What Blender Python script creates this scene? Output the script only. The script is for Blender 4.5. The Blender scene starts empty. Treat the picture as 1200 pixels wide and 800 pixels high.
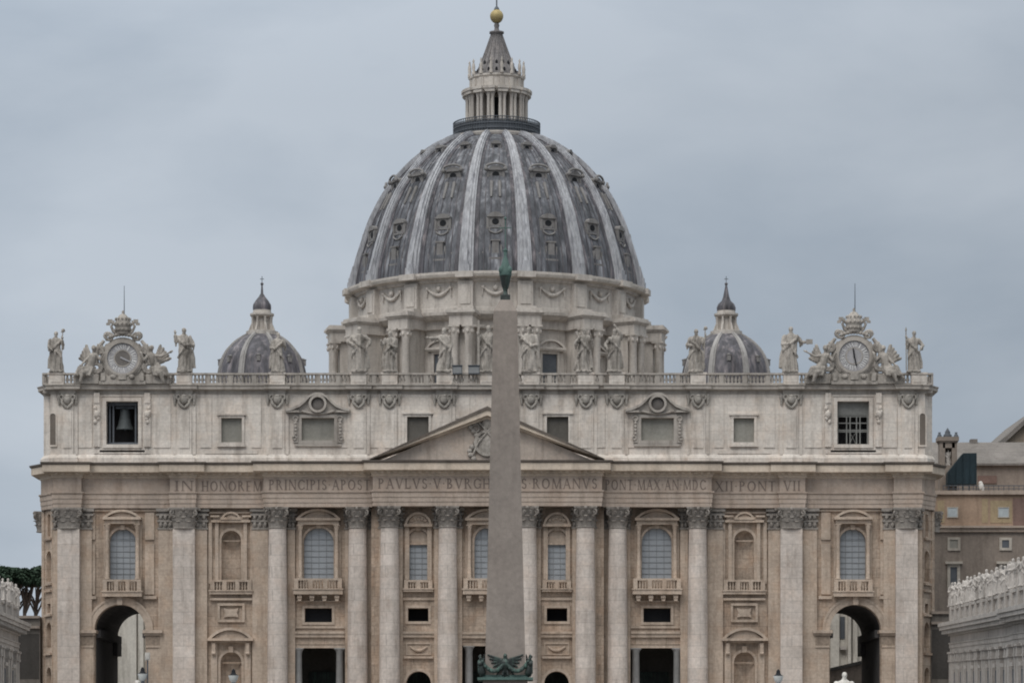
import bpy, math, random
from math import sin, cos, pi, radians, sqrt
from mathutils import Matrix, Vector, noise
from mathutils.geometry import tessellate_polygon

# ------------------------------------------------------------------ camera, sky, sun, exposure
C = bpy.context.scene
COL = C.collection
CAMX, CAMY, CAMZ, F = 4.6, -421.0, 1.7, 3835.0
cam = bpy.data.cameras.new('camera')
cam.sensor_width = 36.0
cam.lens = F / 1200.0 * 36.0
cam.shift_x = -0.0112
cam.shift_y = 0.4167
cam.clip_end = 20000
cam.clip_start = 1
camo = bpy.data.objects.new('camera', cam); COL.objects.link(camo)
camo.location = (CAMX, CAMY, CAMZ); camo.rotation_euler = (radians(90), 0, 0)
C.camera = camo

SUN_EL, SUN_AZ = radians(52), radians(205)      # azimuth clockwise from +Y: soft light from the front, a little to the left
W = bpy.data.worlds.new('World'); C.world = W; W.use_nodes = True
nt = W.node_tree; nt.nodes.clear()
def N(tree, t, **k):
    n = tree.nodes.new(t)
    for a, b in k.items(): setattr(n, a, b)
    return n
out = N(nt, 'ShaderNodeOutputWorld'); bg = N(nt, 'ShaderNodeBackground'); bg.inputs[1].default_value = 0.1
sky = N(nt, 'ShaderNodeTexSky', sky_type='NISHITA', sun_disc=False)
sky.sun_elevation = SUN_EL; sky.sun_rotation = SUN_AZ; sky.dust_density = 4.0
tc = N(nt, 'ShaderNodeTexCoord'); sep = N(nt, 'ShaderNodeSeparateXYZ')
nt.links.new(tc.outputs['Generated'], sep.inputs[0])
mp = N(nt, 'ShaderNodeMapping'); mp.inputs['Scale'].default_value = (1.0, 1.0, 2.1); mp.inputs['Location'].default_value = (0.31, 0.0, 0.12)
nt.links.new(tc.outputs['Generated'], mp.inputs[0])
nz = N(nt, 'ShaderNodeTexNoise'); nz.inputs['Scale'].default_value = 7.5; nz.inputs['Detail'].default_value = 8
nz.inputs['Roughness'].default_value = 0.50; nz.inputs['Distortion'].default_value = 0.2
nt.links.new(mp.outputs[0], nz.inputs['Vector'])
cr = N(nt, 'ShaderNodeValToRGB')
cr.color_ramp.elements[0].position = 0.33; cr.color_ramp.elements[0].color = (3.72, 4.32, 5.06, 1)
cr.color_ramp.elements[1].position = 0.64; cr.color_ramp.elements[1].color = (5.15, 5.70, 6.38, 1)
nt.links.new(nz.outputs[0], cr.inputs[0])
# an overcast sky is brighter towards the zenith
el = N(nt, 'ShaderNodeMapRange'); el.inputs['From Min'].default_value = 0.2; el.inputs['From Max'].default_value = 0.95
el.inputs['To Min'].default_value = 1.0; el.inputs['To Max'].default_value = 3.2
nt.links.new(sep.outputs[2], el.inputs['Value'])
vm = N(nt, 'ShaderNodeVectorMath', operation='SCALE')
wm_ = N(nt, 'ShaderNodeMixRGB', blend_type='MULTIPLY'); wm_.inputs[2].default_value = (1.06, 0.98, 0.86, 1)   # neutral grey overhead
wr = N(nt, 'ShaderNodeMapRange'); wr.inputs['From Min'].default_value = 0.25; wr.inputs['From Max'].default_value = 0.7
nt.links.new(sep.outputs[2], wr.inputs['Value']); nt.links.new(wr.outputs[0], wm_.inputs[0]); nt.links.new(cr.outputs[0], wm_.inputs[1])
nt.links.new(wm_.outputs[0], vm.inputs[0]); nt.links.new(el.outputs[0], vm.inputs['Scale'])
mx = N(nt, 'ShaderNodeMixRGB'); mx.inputs[0].default_value = 0.93
nt.links.new(sky.outputs[0], mx.inputs[1]); # the cloud deck is a little thinner towards the left (west-south-west)
sx_ = N(nt, 'ShaderNodeMapRange'); sx_.inputs['From Min'].default_value = -0.17; sx_.inputs['From Max'].default_value = 0.17
sx_.inputs['To Min'].default_value = 1.05; sx_.inputs['To Max'].default_value = 0.87
nt.links.new(sep.outputs[0], sx_.inputs['Value']); vm2 = N(nt, 'ShaderNodeVectorMath', operation='SCALE')
nt.links.new(vm.outputs[0], vm2.inputs[0]); nt.links.new(sx_.outputs[0], vm2.inputs['Scale'])
nt.links.new(vm2.outputs[0], mx.inputs[2])
nt.links.new(mx.outputs[0], bg.inputs[0]); nt.links.new(bg.outputs[0], out.inputs[0])

sl = bpy.data.lights.new('sun', 'SUN'); sl.energy = 1.35; sl.angle = radians(35); sl.color = (1.0, 0.96, 0.91)
so = bpy.data.objects.new('sun', sl); COL.objects.link(so)
so.rotation_euler = (radians(90) - SUN_EL, 0, pi - SUN_AZ + 0.0)
sd = Vector((sin(SUN_AZ) * cos(SUN_EL), cos(SUN_AZ) * cos(SUN_EL), sin(SUN_EL)))
so.rotation_euler = sd.to_track_quat('Z', 'Y').to_euler()
so.location = sd * 300
C.cycles.filter_width = 1.95
C.view_settings.view_transform = 'Standard'; C.view_settings.look = 'None'
C.view_settings.gamma = 1; C.view_settings.exposure = 0.0; C.view_settings.use_curve_mapping = False

# ------------------------------------------------------------------ measuring helpers (photo 1200 x 800 -> a plane at depth Y)
def PX(px, Y=0.0): return CAMX + (px - 613.4) * (Y - CAMY) / F
def PZ(py, Y=0.0): return CAMZ + (900.0 - py) * (Y - CAMY) / F

# ------------------------------------------------------------------ mesh builder
class MB:
    def __init__(s): s.v = []; s.f = []; s.sm = []
    def add(s, vs, fs, smooth=False):
        b = len(s.v); s.v += [tuple(p) for p in vs]
        for f in fs: s.f.append([b + i for i in f]); s.sm.append(smooth)
        return s
    def box(s, x0, x1, y0, y1, z0, z1):
        if x0 > x1: x0, x1 = x1, x0
        if y0 > y1: y0, y1 = y1, y0
        if z0 > z1: z0, z1 = z1, z0
        return s.add([(x0,y0,z0),(x1,y0,z0),(x1,y1,z0),(x0,y1,z0),(x0,y0,z1),(x1,y0,z1),(x1,y1,z1),(x0,y1,z1)],
                     [(3,2,1,0),(4,5,6,7),(0,1,5,4),(1,2,6,5),(2,3,7,6),(3,0,4,7)])
    def lathe(s, cx, cy, prof, n=24, a0=0, a1=2*pi, smooth=True, sx=1, sy=1, cap=True):
        full = abs(a1 - a0 - 2*pi) < 1e-6; m = n if full else n + 1
        vs = []; fs = []
        for r, z in prof:
            for i in range(m):
                a = a0 + (a1 - a0) * i / n
                vs.append((cx + sx*r*cos(a), cy + sy*r*sin(a), z))
        k = len(prof)
        for j in range(k-1):
            for i in range(n):
                i2 = (i+1) % m
                fs.append((j*m+i, j*m+i2, (j+1)*m+i2, (j+1)*m+i))
        s.add(vs, fs, smooth)
        if cap and full:
            if prof[0][0] > 1e-4: s.add(vs[:m], [tuple(range(m))[::-1]])
            if prof[-1][0] > 1e-4: s.add(vs[(k-1)*m:], [tuple(range(m))])
        return s
    def prism(s, pts, y0, y1):            # polygon in xz (counter-clockwise seen from -Y), pushed along y
        n = len(pts)
        if y0 > y1: y0, y1 = y1, y0
        vs = [(x, y0, z) for x, z in pts] + [(x, y1, z) for x, z in pts]
        fs = [tuple(range(n)), tuple(range(2*n-1, n-1, -1))]
        for i in range(n):
            j = (i+1) % n; fs.append((i, i+n, j+n, j))
        return s.add(vs, fs)
    def holes(s, outer, holes, y0, y1):   # wall slab with real openings
        polys = [outer] + holes
        tri = tessellate_polygon([[Vector((x, z, 0)) for x, z in p] for p in polys])
        flat = [p for q in polys for p in q]; n = len(flat)
        vs = [(x, y0, z) for x, z in flat] + [(x, y1, z) for x, z in flat]
        fs = []
        for t in tri:
            a, b, c = (flat[i] for i in t)
            ar = (b[0]-a[0])*(c[1]-a[1]) - (c[0]-a[0])*(b[1]-a[1])
            t = t if ar > 0 else (t[0], t[2], t[1])
            fs.append(tuple(t)); fs.append(tuple(i+n for i in (t[0], t[2], t[1])))
        b = 0
        for p in polys:
            m = len(p)
            for i in range(m):
                j = (i+1) % m; fs.append((b+i, b+i+n, b+j+n, b+j))
            b += m
        return s.add(vs, fs)
    def sweep(s, prof, path, closed=False, smooth=False):   # prof: (out, z); path: xy, outward = right-hand side
        n = len(path); vs = []; k = len(prof)
        for i in range(n):
            p = Vector(path[i])
            a = Vector(path[i-1]) if (i > 0 or closed) else None
            b = Vector(path[(i+1) % n]) if (i < n-1 or closed) else None
            d1 = (p-a).normalized() if a is not None else None
            d2 = (b-p).normalized() if b is not None else None
            d1 = d1 or d2; d2 = d2 or d1
            n1 = Vector((d1.y, -d1.x)); n2 = Vector((d2.y, -d2.x))
            m = (n1+n2)
            m = m.normalized() if m.length > 1e-6 else n1
            m = m / max(0.35, m.dot(n1))
            for o, z in prof: vs.append((p.x + m.x*o, p.y + m.y*o, z))
        fs = []
        for i in range(n if closed else n-1):
            i2 = (i+1) % n
            for j in range(k-1):
                fs.append((i*k+j, i2*k+j, i2*k+j+1, i*k+j+1))
        s.add(vs, fs, smooth)
        if not closed:
            s.add(vs[:k], [tuple(range(k))[::-1]]); s.add(vs[(n-1)*k:], [tuple(range(k))])
        return s
    def tube(s, pts, r, n=8, smooth=True):
        pts = [Vector(p) for p in pts]; m = len(pts)
        rr = r if isinstance(r, (list, tuple)) else [r]*m
        vs = []; fs = []
        up0 = Vector((0.13, 0.37, 0.92))
        for i, p in enumerate(pts):
            d = (pts[min(i+1, m-1)] - pts[max(i-1, 0)])
            d = d.normalized() if d.length > 1e-9 else Vector((0,0,1))
            u = d.cross(up0)
            if u.length < 0.1: u = d.cross(Vector((1,0,0)))
            u.normalize(); w = d.cross(u)
            for k in range(n):
                a = 2*pi*k/n; vs.append(p + (u*cos(a) + w*sin(a))*rr[i])
        for i in range(m-1):
            for k in range(n):
                k2 = (k+1) % n; fs.append((i*n+k, i*n+k2, (i+1)*n+k2, (i+1)*n+k))
        s.add(vs, fs, smooth)
        s.add(vs[:n], [tuple(range(n))[::-1]]); s.add(vs[-n:], [tuple(range(n))])
        return s
    def ball(s, c, rx, ry=None, rz=None, n=12, m=8):
        ry = ry or rx; rz = rz or rx
        b = MB().lathe(0, 0, [(max(1e-3, sin(pi*j/m)), -cos(pi*j/m)) for j in range(m+1)], n)
        return s.add([(c[0]+x*rx, c[1]+y*ry, c[2]+z*rz) for x, y, z in b.v], b.f, True)
    def caps(s, p0, r0, p1, r1, n=10):    # tapered limb with rounded ends
        p0 = Vector(p0); p1 = Vector(p1); d = (p1-p0)
        L = d.length
        if L < 1e-6: return s.ball(p0, r0)
        d /= L
        return s.tube([p0-d*r0*0.9, p0-d*r0*0.5, p0, p1, p1+d*r1*0.5, p1+d*r1*0.9], [r0*0.35, r0*0.86, r0, r1, r1*0.86, r1*0.35], n)
    def map(s, fn): s.v = [tuple(fn(*p)) for p in s.v]; return s
    def xf(s, M): s.v = [tuple(M @ Vector(p)) for p in s.v]; return s
    def merge(s, o): return s.add(o.v, o.f) if False else s._merge(o)
    def _merge(s, o):
        b = len(s.v); s.v += o.v; s.f += [[i+b for i in f] for f in o.f]; s.sm += o.sm; return s
    def mirror(s): s.v = [(-x, y, z) for x, y, z in s.v]; s.f = [f[::-1] for f in s.f]; return s
    def mesh(s, name, mat):
        me = bpy.data.meshes.new(name); me.from_pydata(s.v, [], s.f); me.update()
        for p, q in zip(me.polygons, s.sm): p.use_smooth = q
        if mat: me.materials.append(mat)
        return me
WM = {}
def link(name, data, parent=None, mw=None, label=None, cat=None, group=None, kind=None):
    o = bpy.data.objects.new(name, data); COL.objects.link(o)
    mw = mw or Matrix.Identity(4); WM[o.name] = mw
    o.matrix_basis = mw
    if parent is not None:
        o.parent = parent; o.matrix_parent_inverse = WM[parent.name].inverted()
    tag(o, label, cat, group, kind)
    return o
def tag(o, label=None, cat=None, group=None, kind=None):
    if label: o['label'] = label
    if cat: o['category'] = cat
    if group: o['group'] = group
    if kind: o['kind'] = kind
    return o
def build(mb, name, mat, parent=None, mw=None, **k): return link(name, mb.mesh(name, mat), parent, mw, **k)
class Pieces:
    '''a drawing surface that links every shape it is given as a part of its own'''
    def __init__(s, name, m, parent): s.a = (name, m, parent)
    def _do(s, fn):
        mb = MB(); fn(mb); build(mb, *s.a); return s
    def box(s, *a): return s._do(lambda m: m.box(*a))
    def tube(s, *a): return s._do(lambda m: m.tube(*a))
def thing(name, loc, label, cat, group=None, rz=0): return link(name, None, None, Matrix.Translation(loc) @ Matrix.Rotation(rz, 4, 'Z'), label, cat, group)
def T(x, y, z, rz=0, s=1): return Matrix.Translation((x, y, z)) @ Matrix.Rotation(rz, 4, 'Z') @ Matrix.Diagonal((s, s, s, 1))

# ------------------------------------------------------------------ materials
def mat(name, col, rough=0.85, metal=0.0, var=0.18, streak=0.25, fine=0.12, brick=0.0, bw=2.0, bh=0.95, dark=(0.45, 0.42, 0.40), bump=0.35, warm=0.0, scale=1.0, spec=0.25, az=1.0):
    m = bpy.data.materials.new(name); m.use_nodes = True; t = m.node_tree; L = t.links.new
    b = t.nodes['Principled BSDF']; b.inputs['Roughness'].default_value = rough; b.inputs['Metallic'].default_value = metal
    b.inputs['Specular IOR Level'].default_value = spec
    g = N(t, 'ShaderNodeNewGeometry')
    def noi(sc, sx=1, sy=1, sz=1, det=4, ro=0.55, off=0):
        mp = N(t, 'ShaderNodeMapping'); mp.inputs['Scale'].default_value = (sx, sy, sz); mp.inputs['Location'].default_value = (off, off, off)
        L(g.outputs['Position'], mp.inputs[0]); n = N(t, 'ShaderNodeTexNoise')
        n.inputs['Scale'].default_value = sc*scale; n.inputs['Detail'].default_value = det; n.inputs['Roughness'].default_value = ro
        L(mp.outputs[0], n.inputs['Vector']); return n.outputs[0]
    def ramp(x, lo, hi, a, c):
        r = N(t, 'ShaderNodeMapRange'); r.inputs[1].default_value = lo; r.inputs[2].default_value = hi
        r.inputs[3].default_value = a; r.inputs[4].default_value = c; L(x, r.inputs[0]); return r.outputs[0]
    def mult(ca, fac, f2=None):
        v = N(t, 'ShaderNodeVectorMath', operation='SCALE'); L(ca, v.inputs[0]); L(fac, v.inputs['Scale']); return v.outputs[0]
    rgb = N(t, 'ShaderNodeRGB'); rgb.outputs[0].default_value = (*col, 1); c = rgb.outputs[0]
    big = noi(0.22/max(az, 0.3), sz=az, det=3)
    c = mult(c, ramp(big, 0.3, 0.7, 1-var, 1+var*0.8))
    fn = noi(2.6, sz=az, det=6, ro=0.65, off=3.1)
    c = mult(c, ramp(fn, 0.3, 0.7, 1-fine, 1+fine))
    if streak > 0:
        st = noi(1.1, 1, 1, 0.13, det=5, ro=0.6, off=7.7)
        mk = ramp(st, 0.50, 0.68, 0.0, streak)
        mxx = N(t, 'ShaderNodeMixRGB', blend_type='MULTIPLY'); L(mk, mxx.inputs[0]); L(c, mxx.inputs[1]); mxx.inputs[2].default_value = (*dark, 1)
        c = mxx.outputs[0]
    hgt = fn
    if brick > 0:
        sp = N(t, 'ShaderNodeSeparateXYZ'); L(g.outputs['Position'], sp.inputs[0])
        ad = N(t, 'ShaderNodeMath', operation='ADD'); L(sp.outputs[0], ad.inputs[0]); L(sp.outputs[1], ad.inputs[1])
        cb = N(t, 'ShaderNodeCombineXYZ'); L(ad.outputs[0], cb.inputs[0]); L(sp.outputs[2], cb.inputs[1])
        br = N(t, 'ShaderNodeTexBrick'); br.inputs['Scale'].default_value = 1; br.inputs['Brick Width'].default_value = bw
        br.inputs['Row Height'].default_value = bh; br.inputs['Mortar Size'].default_value = 0.035; br.inputs['Mortar Smooth'].default_value = 0.4
        br.inputs['Color1'].default_value = (1, 1, 1, 1); br.inputs['Color2'].default_value = (1-brick*0.9, 1-brick*0.95, 1-brick, 1)
        br.inputs['Mortar'].default_value = (1-brick*2.0,)*3 + (1,); br.inputs['Bias'].default_value = -0.1
        L(cb.outputs[0], br.inputs['Vector'])
        mb_ = N(t, 'ShaderNodeMixRGB', blend_type='MULTIPLY'); mb_.inputs[0].default_value = 1; L(c, mb_.inputs[1]); L(br.outputs['Color'], mb_.inputs[2])
        c = mb_.outputs[0]
    if warm > 0:     # patches of warmer stone
        wn = noi(0.5, det=3, off=11); mk = ramp(wn, 0.48, 0.66, 0, warm)
        mw = N(t, 'ShaderNodeMixRGB', blend_type='MULTIPLY'); L(mk, mw.inputs[0]); L(c, mw.inputs[1]); mw.inputs[2].default_value = (1.0, 0.84, 0.72, 1); c = mw.outputs[0]
    L(c, b.inputs['Base Color'])
    if bump:
        bp = N(t, 'ShaderNodeBump'); bp.inputs['Strength'].default_value = bump; bp.inputs['Distance'].default_value = 0.12
        L(hgt, bp.inputs['Height']); L(bp.outputs[0], b.inputs['Normal'])
    return m
M_wall = mat('warm_travertine', (0.43, 0.342, 0.272), brick=0.2, bh=1.25, fine=0.25, streak=0.55, warm=0.4, var=0.18)
M_trim = mat('travertine_trim', (0.455, 0.37, 0.30), streak=0.45, warm=0.3, fine=0.18, brick=0.08)
M_col = mat('pale_travertine', (0.565, 0.50, 0.452), brick=0.15, bw=2.6, bh=1.45, streak=0.4, warm=0.2, var=0.14, fine=0.16)
M_ent = mat('entablature_stone', (0.42, 0.345, 0.29), streak=0.4, warm=0.2, brick=0.03)
M_cor = mat('cornice_stone', (0.56, 0.475, 0.39), streak=0.35, warm=0.1)
M_att = mat('attic_travertine', (0.64, 0.585, 0.53), brick=0.1, streak=0.5, var=0.13, fine=0.15, warm=0.22, bw=2.4, bh=1.1)
M_atd = mat('weathered_attic_trim', (0.39, 0.355, 0.32), streak=0.6, var=0.2)
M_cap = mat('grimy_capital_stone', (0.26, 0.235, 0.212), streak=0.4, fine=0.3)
M_sta = mat('weathered_statue_marble', (0.36, 0.328, 0.295), streak=0.85, fine=0.28, dark=(0.38, 0.37, 0.36), var=0.25)
M_wst = mat('pale_statue_marble', (0.60, 0.57, 0.53), streak=0.3)
M_drm = mat('drum_travertine', (0.50, 0.46, 0.42), streak=0.55, var=0.14, brick=0.03)
M_lead = mat('weathered_lead', (0.098, 0.101, 0.113), rough=0.6, streak=0.9, fine=0.36, var=0.5, dark=(2.5, 2.45, 2.35), bump=0.3, az=0.16)
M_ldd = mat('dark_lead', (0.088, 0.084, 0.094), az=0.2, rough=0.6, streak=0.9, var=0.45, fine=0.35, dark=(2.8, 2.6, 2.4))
M_spl = mat('spire_lead', (0.155, 0.145, 0.145), rough=0.65, streak=0.7, fine=0.3, dark=(1.7, 1.65, 1.6))
M_rib = mat('pale_lead_ribs', (0.36, 0.362, 0.38), rough=0.6, az=0.2, streak=0.75, fine=0.3, dark=(0.5, 0.5, 0.53))
M_dor = mat('dormer_lead', (0.215, 0.205, 0.20), rough=0.7, streak=0.5)
M_pane = mat('grey_window_glass', (0.315, 0.332, 0.352), rough=0.3, streak=0, var=0.12, fine=0.05, bump=0.05, spec=0.5)
M_mun = mat('window_bars', (0.23, 0.235, 0.24), streak=0)
M_blind = mat('grey_green_blind', (0.285, 0.275, 0.245), streak=0.2)
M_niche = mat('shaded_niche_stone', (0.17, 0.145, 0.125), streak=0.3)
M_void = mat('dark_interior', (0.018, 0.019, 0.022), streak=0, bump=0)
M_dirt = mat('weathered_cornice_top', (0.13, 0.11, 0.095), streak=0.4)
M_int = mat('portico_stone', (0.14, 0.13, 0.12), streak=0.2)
M_vault = mat('dark_passage_stone', (0.085, 0.08, 0.08), streak=0.2)  # even dark tone for the archway and bell chamber stone
M_imp = mat('shaded_impost_stone', (0.27, 0.215, 0.17), streak=0.4, fine=0.3)  # darker base colour stands for shade under the impost slab and in its carving
M_let = mat('inscription_letters', (0.19, 0.152, 0.13), streak=0, bump=0)
M_gran = mat('red_granite', (0.275, 0.236, 0.208), rough=0.65, streak=0.35, fine=0.13, var=0.16, bump=0.2, dark=(0.7, 0.68, 0.68))
M_verd2 = mat('dark_green_bronze', (0.055, 0.078, 0.070), rough=0.55, streak=0.7, dark=(1.8, 2.6, 2.3), scale=3)
M_verd = mat('green_bronze', (0.095, 0.155, 0.138), rough=0.6, streak=0.7, dark=(0.4, 0.5, 0.5), scale=3)
M_dbr = mat('dark_bronze', (0.05, 0.058, 0.055), rough=0.45, metal=0.4, streak=0.5, dark=(2.2, 3.2, 2.8), scale=4)
M_bell = mat('bell_bronze', (0.065, 0.073, 0.075), rough=0.6, metal=0.2, streak=0.2)
M_mdl2 = mat('shadowy_gate', (0.055, 0.05, 0.046), streak=0.3)
M_gold = mat('gilt_ball', (0.42, 0.335, 0.165), rough=0.55, metal=0.3, streak=0.3, scale=2)
M_iron = mat('grey_iron', (0.10, 0.11, 0.125), rough=0.6, streak=0.2)
M_face = mat('clock_face_marble', (0.36, 0.35, 0.36), streak=0.4, scale=2)
M_num = mat('white_numerals', (0.72, 0.71, 0.69), streak=0, bump=0)
M_palace = mat('grey_brown_plaster', (0.245, 0.205, 0.175), streak=0.4, var=0.14)
M_orange = mat('orange_plaster', (0.34, 0.245, 0.18), streak=0.4, var=0.25)
M_ochre = mat('ochre_plaster', (0.36, 0.28, 0.18), streak=0.4)
M_redpl = mat('rusty_plaster', (0.20, 0.135, 0.115), streak=0.3)
M_roof = mat('roof_tiles', (0.20, 0.18, 0.165), streak=0.4, brick=0.1, bw=0.6, bh=0.5)
M_tarp = mat('dark_teal_sheeting', (0.014, 0.026, 0.033), rough=0.6, streak=0.5, dark=(1.8, 1.8, 1.8))
M_wpane = mat('pale_blue_shutter', (0.42, 0.46, 0.48), streak=0.1)
M_wing = mat('wing_travertine', (0.43, 0.398, 0.37), streak=0.5, var=0.14, brick=0.02)
M_pave = mat('cobbles', (0.12, 0.118, 0.115), streak=0, brick=0.2, bw=0.2, bh=0.2)
M_leaf = mat('pine_needles', (0.055, 0.088, 0.058), streak=0, var=0.4, fine=0.4, bump=0)
M_bark = mat('pine_bark', (0.11, 0.085, 0.07), streak=0.3)
M_lamp = mat('milk_glass', (0.8, 0.8, 0.77), rough=0.3, streak=0, bump=0)
M_plast = mat('pale_plaster', (0.56, 0.53, 0.48), streak=0.5, var=0.15)

# ------------------------------------------------------------------ setting: square, steps
g = MB().box(-3000, 3000, -3000, 6000, -1.0, 0.0)
build(g, 'ground', M_pave, kind='structure')
st = MB()
for i in range(22):
    st.box(-50 + i*0.3, 50 - i*0.3, -46 + i*1.5, -10.0, 0.004 + i*0.318, 0.322 + i*0.318)
st.box(-60, 60, -12.5, 30, 0.004, 7.0)
build(st, 'steps', M_wing, kind='structure')

# ================================================================== the basilica
bas = thing('basilica', (0, 0, 7), 'huge domed travertine basilica with a columned facade and three lead domes', 'church')
ZG = 7.0
YM, YC = 0.0, -1.5
def arch(x0, x1, z0, zt, n=14):           # outline of an arched opening, counter-clockwise
    r = (x1-x0)/2; cx = (x0+x1)/2; zs = zt - r
    return [(x0, z0), (x1, z0)] + [(cx + r*cos(pi*i/n), zs + r*sin(pi*i/n)) for i in range(n+1)]
def rect(x0, x1, z0, z1): return [(x0, z0), (x1, z0), (x1, z1), (x0, z1)]
def mir(poly): return [(-x, z) for x, z in reversed(poly)]
def archstrip(mb, cx, zs, r0, r1, y0, y1, n=18, a0=0, a1=pi):
    P = [(cx + r1*cos(a0+(a1-a0)*i/n), zs + r1*sin(a0+(a1-a0)*i/n)) for i in range(n+1)]
    Q = [(cx + r0*cos(a0+(a1-a0)*i/n), zs + r0*sin(a0+(a1-a0)*i/n)) for i in range(n+1)]
    for i in range(n): mb.prism([Q[i], P[i], P[i+1], Q[i+1]], y0, y1)
    return mb
X = lambda px, Y=0.0: PX(px, Y)
Z = lambda py, Y=0.0: PZ(py, Y)
ZT = Z(595.5)                              # top of the capitals
xe, xm, xc = 56.0, 14.9, 14.9
A_end = (X(128.5), X(159.5), Z(678.5), Z(619.5)); A_mid = (X(356), X(391), Z(678.5), Z(618))
N_up = (X(259.5), X(282.5), Z(680), Z(621.5)); N_lo = (X(258.5), X(283), ZG+0.6, Z(763.5))
AR = (X(111), X(170.5), ZG+0.01, Z(708))
R_mid = (X(357), X(389), Z(728.5), Z(712)); D_mid = (X(340.5), X(406.5), ZG+0.01, Z(754.5))
B_w = (X(478, YC), X(502.5, YC), Z(679, YC), Z(620.5, YC)); R_c = (X(478, YC), X(502, YC), Z(727.5, YC), Z(712, YC))
A_c = (X(476, YC), X(505, YC), ZG+0.01, Z(786, YC)); W_c = (X(556, YC), X(587, YC), Z(678, YC), Z(618, YC)); W_c = (-abs(W_c[0]), abs(W_c[0]), W_c[2], W_c[3])
D_c = (-3.35, 3.35, ZG+0.01, Z(752, YC)); 
def H(t, kind): return arch(*t) if kind == 'a' else rect(*t)
for sgn in (-1, 1):
    hs = [H(A_end,'a'), H(A_mid,'a'), H(N_up,'a'), H(N_lo,'a'), H(AR,'a'), H(R_mid,'r'), H(D_mid,'r')]
    outer = rect(-xe, -xm, ZG, ZT)
    # openings that reach the ground are cut slightly above it
    hs = [[(x, max(z, ZG+0.012)) for x, z in h] for h in hs]
    w = MB()
    if sgn > 0: hs = [mir(h) for h in hs]; outer = mir(outer)
    w.holes(outer, hs, 0.0, 1.3)
    build(w, 'facade_wall', M_wall, bas)
hs = [H(B_w,'a'), H(R_c,'r'), H(A_c,'a')]
hs = hs + [mir(h) for h in hs] + [H(W_c,'a'), H(D_c,'r')]
build(MB().holes(rect(-xc, xc, ZG, ZT), hs, YC, YM+1.3), 'facade_wall', M_wall, bas)
# bodies behind: portico, nave, attic mass
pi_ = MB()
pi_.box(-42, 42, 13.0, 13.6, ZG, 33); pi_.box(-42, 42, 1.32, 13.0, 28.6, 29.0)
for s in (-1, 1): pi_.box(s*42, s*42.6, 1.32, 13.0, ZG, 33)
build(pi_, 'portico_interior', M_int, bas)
body = MB()
for s in (-1, 1):
    body.box(s*42.8, s*(abs(AR[1])-0.06), 1.35, 24, ZG, ZT) if abs(AR[1]) > 42.8 else None
    body.box(s*(abs(AR[0])+0.06), s*57.6, 5.5, 24, ZG, ZT)
body.box(-57.4, 57.4, 5.2, 24, ZT+0.02, 50.0)
body.box(-34, 34, 24.02, 118, ZG, 46.0)
body.box(-60, 60, 118, 190, ZG, 45.0)
body.box(-42, 42, 104, 117.9, 20, 48.0)
build(body, 'nave_body', M_att, bas)
rf = MB().box(-56.8, 56.8, 1.6, 24.2, 50.02, 50.3); rf.prism([(-20, 46.0), (20, 46.0), (0, 52.5)], 24.3, 112)
build(rf, 'roof', M_roof, bas)

# passages through the end bays
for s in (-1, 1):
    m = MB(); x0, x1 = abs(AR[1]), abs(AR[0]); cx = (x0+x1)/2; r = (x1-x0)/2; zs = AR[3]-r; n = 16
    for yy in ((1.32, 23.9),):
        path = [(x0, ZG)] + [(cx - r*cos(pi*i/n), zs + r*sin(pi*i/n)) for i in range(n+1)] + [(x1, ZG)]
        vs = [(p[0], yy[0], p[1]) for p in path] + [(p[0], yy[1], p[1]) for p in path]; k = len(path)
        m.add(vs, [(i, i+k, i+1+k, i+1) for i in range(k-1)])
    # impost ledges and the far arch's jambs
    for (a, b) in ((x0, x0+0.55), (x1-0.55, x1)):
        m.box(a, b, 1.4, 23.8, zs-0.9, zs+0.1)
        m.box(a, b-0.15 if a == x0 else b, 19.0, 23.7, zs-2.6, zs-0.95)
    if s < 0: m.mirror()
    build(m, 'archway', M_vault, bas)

# ---- columns and pilasters with carved capitals
def leaf(mb, cx, cy, ang, z0, h, r0, w, curl):
    rows = []; d = Vector((cos(ang), sin(ang), 0)); t = Vector((-sin(ang), cos(ang), 0))
    for j in range(6):
        u = j/5; out = r0 + curl*(u**2.2) ; zz = z0 + h*(u if u < 0.85 else 0.85 - (u-0.85)*1.1)
        ww = w*(0.75 + 0.5*sin(pi*min(u*1.1, 1)))*(1 if u < 0.9 else 0.6)
        c = Vector((cx, cy, zz)) + d*out
        rows.append([c - t*ww/2 - d*0.06, c + d*0.05, c + t*ww/2 - d*0.06])
    vs = [p for r_ in rows for p in r_]; fs = []
    for j in range(5):
        for k in range(2): fs.append((j*3+k, j*3+k+1, (j+1)*3+k+1, (j+1)*3+k))
    vs2 = [p - d*0.16 for p in vs]; n = len(vs)
    mb.add(vs + vs2, fs + [tuple(i+n for i in f[::-1]) for f in fs], True)
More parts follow.
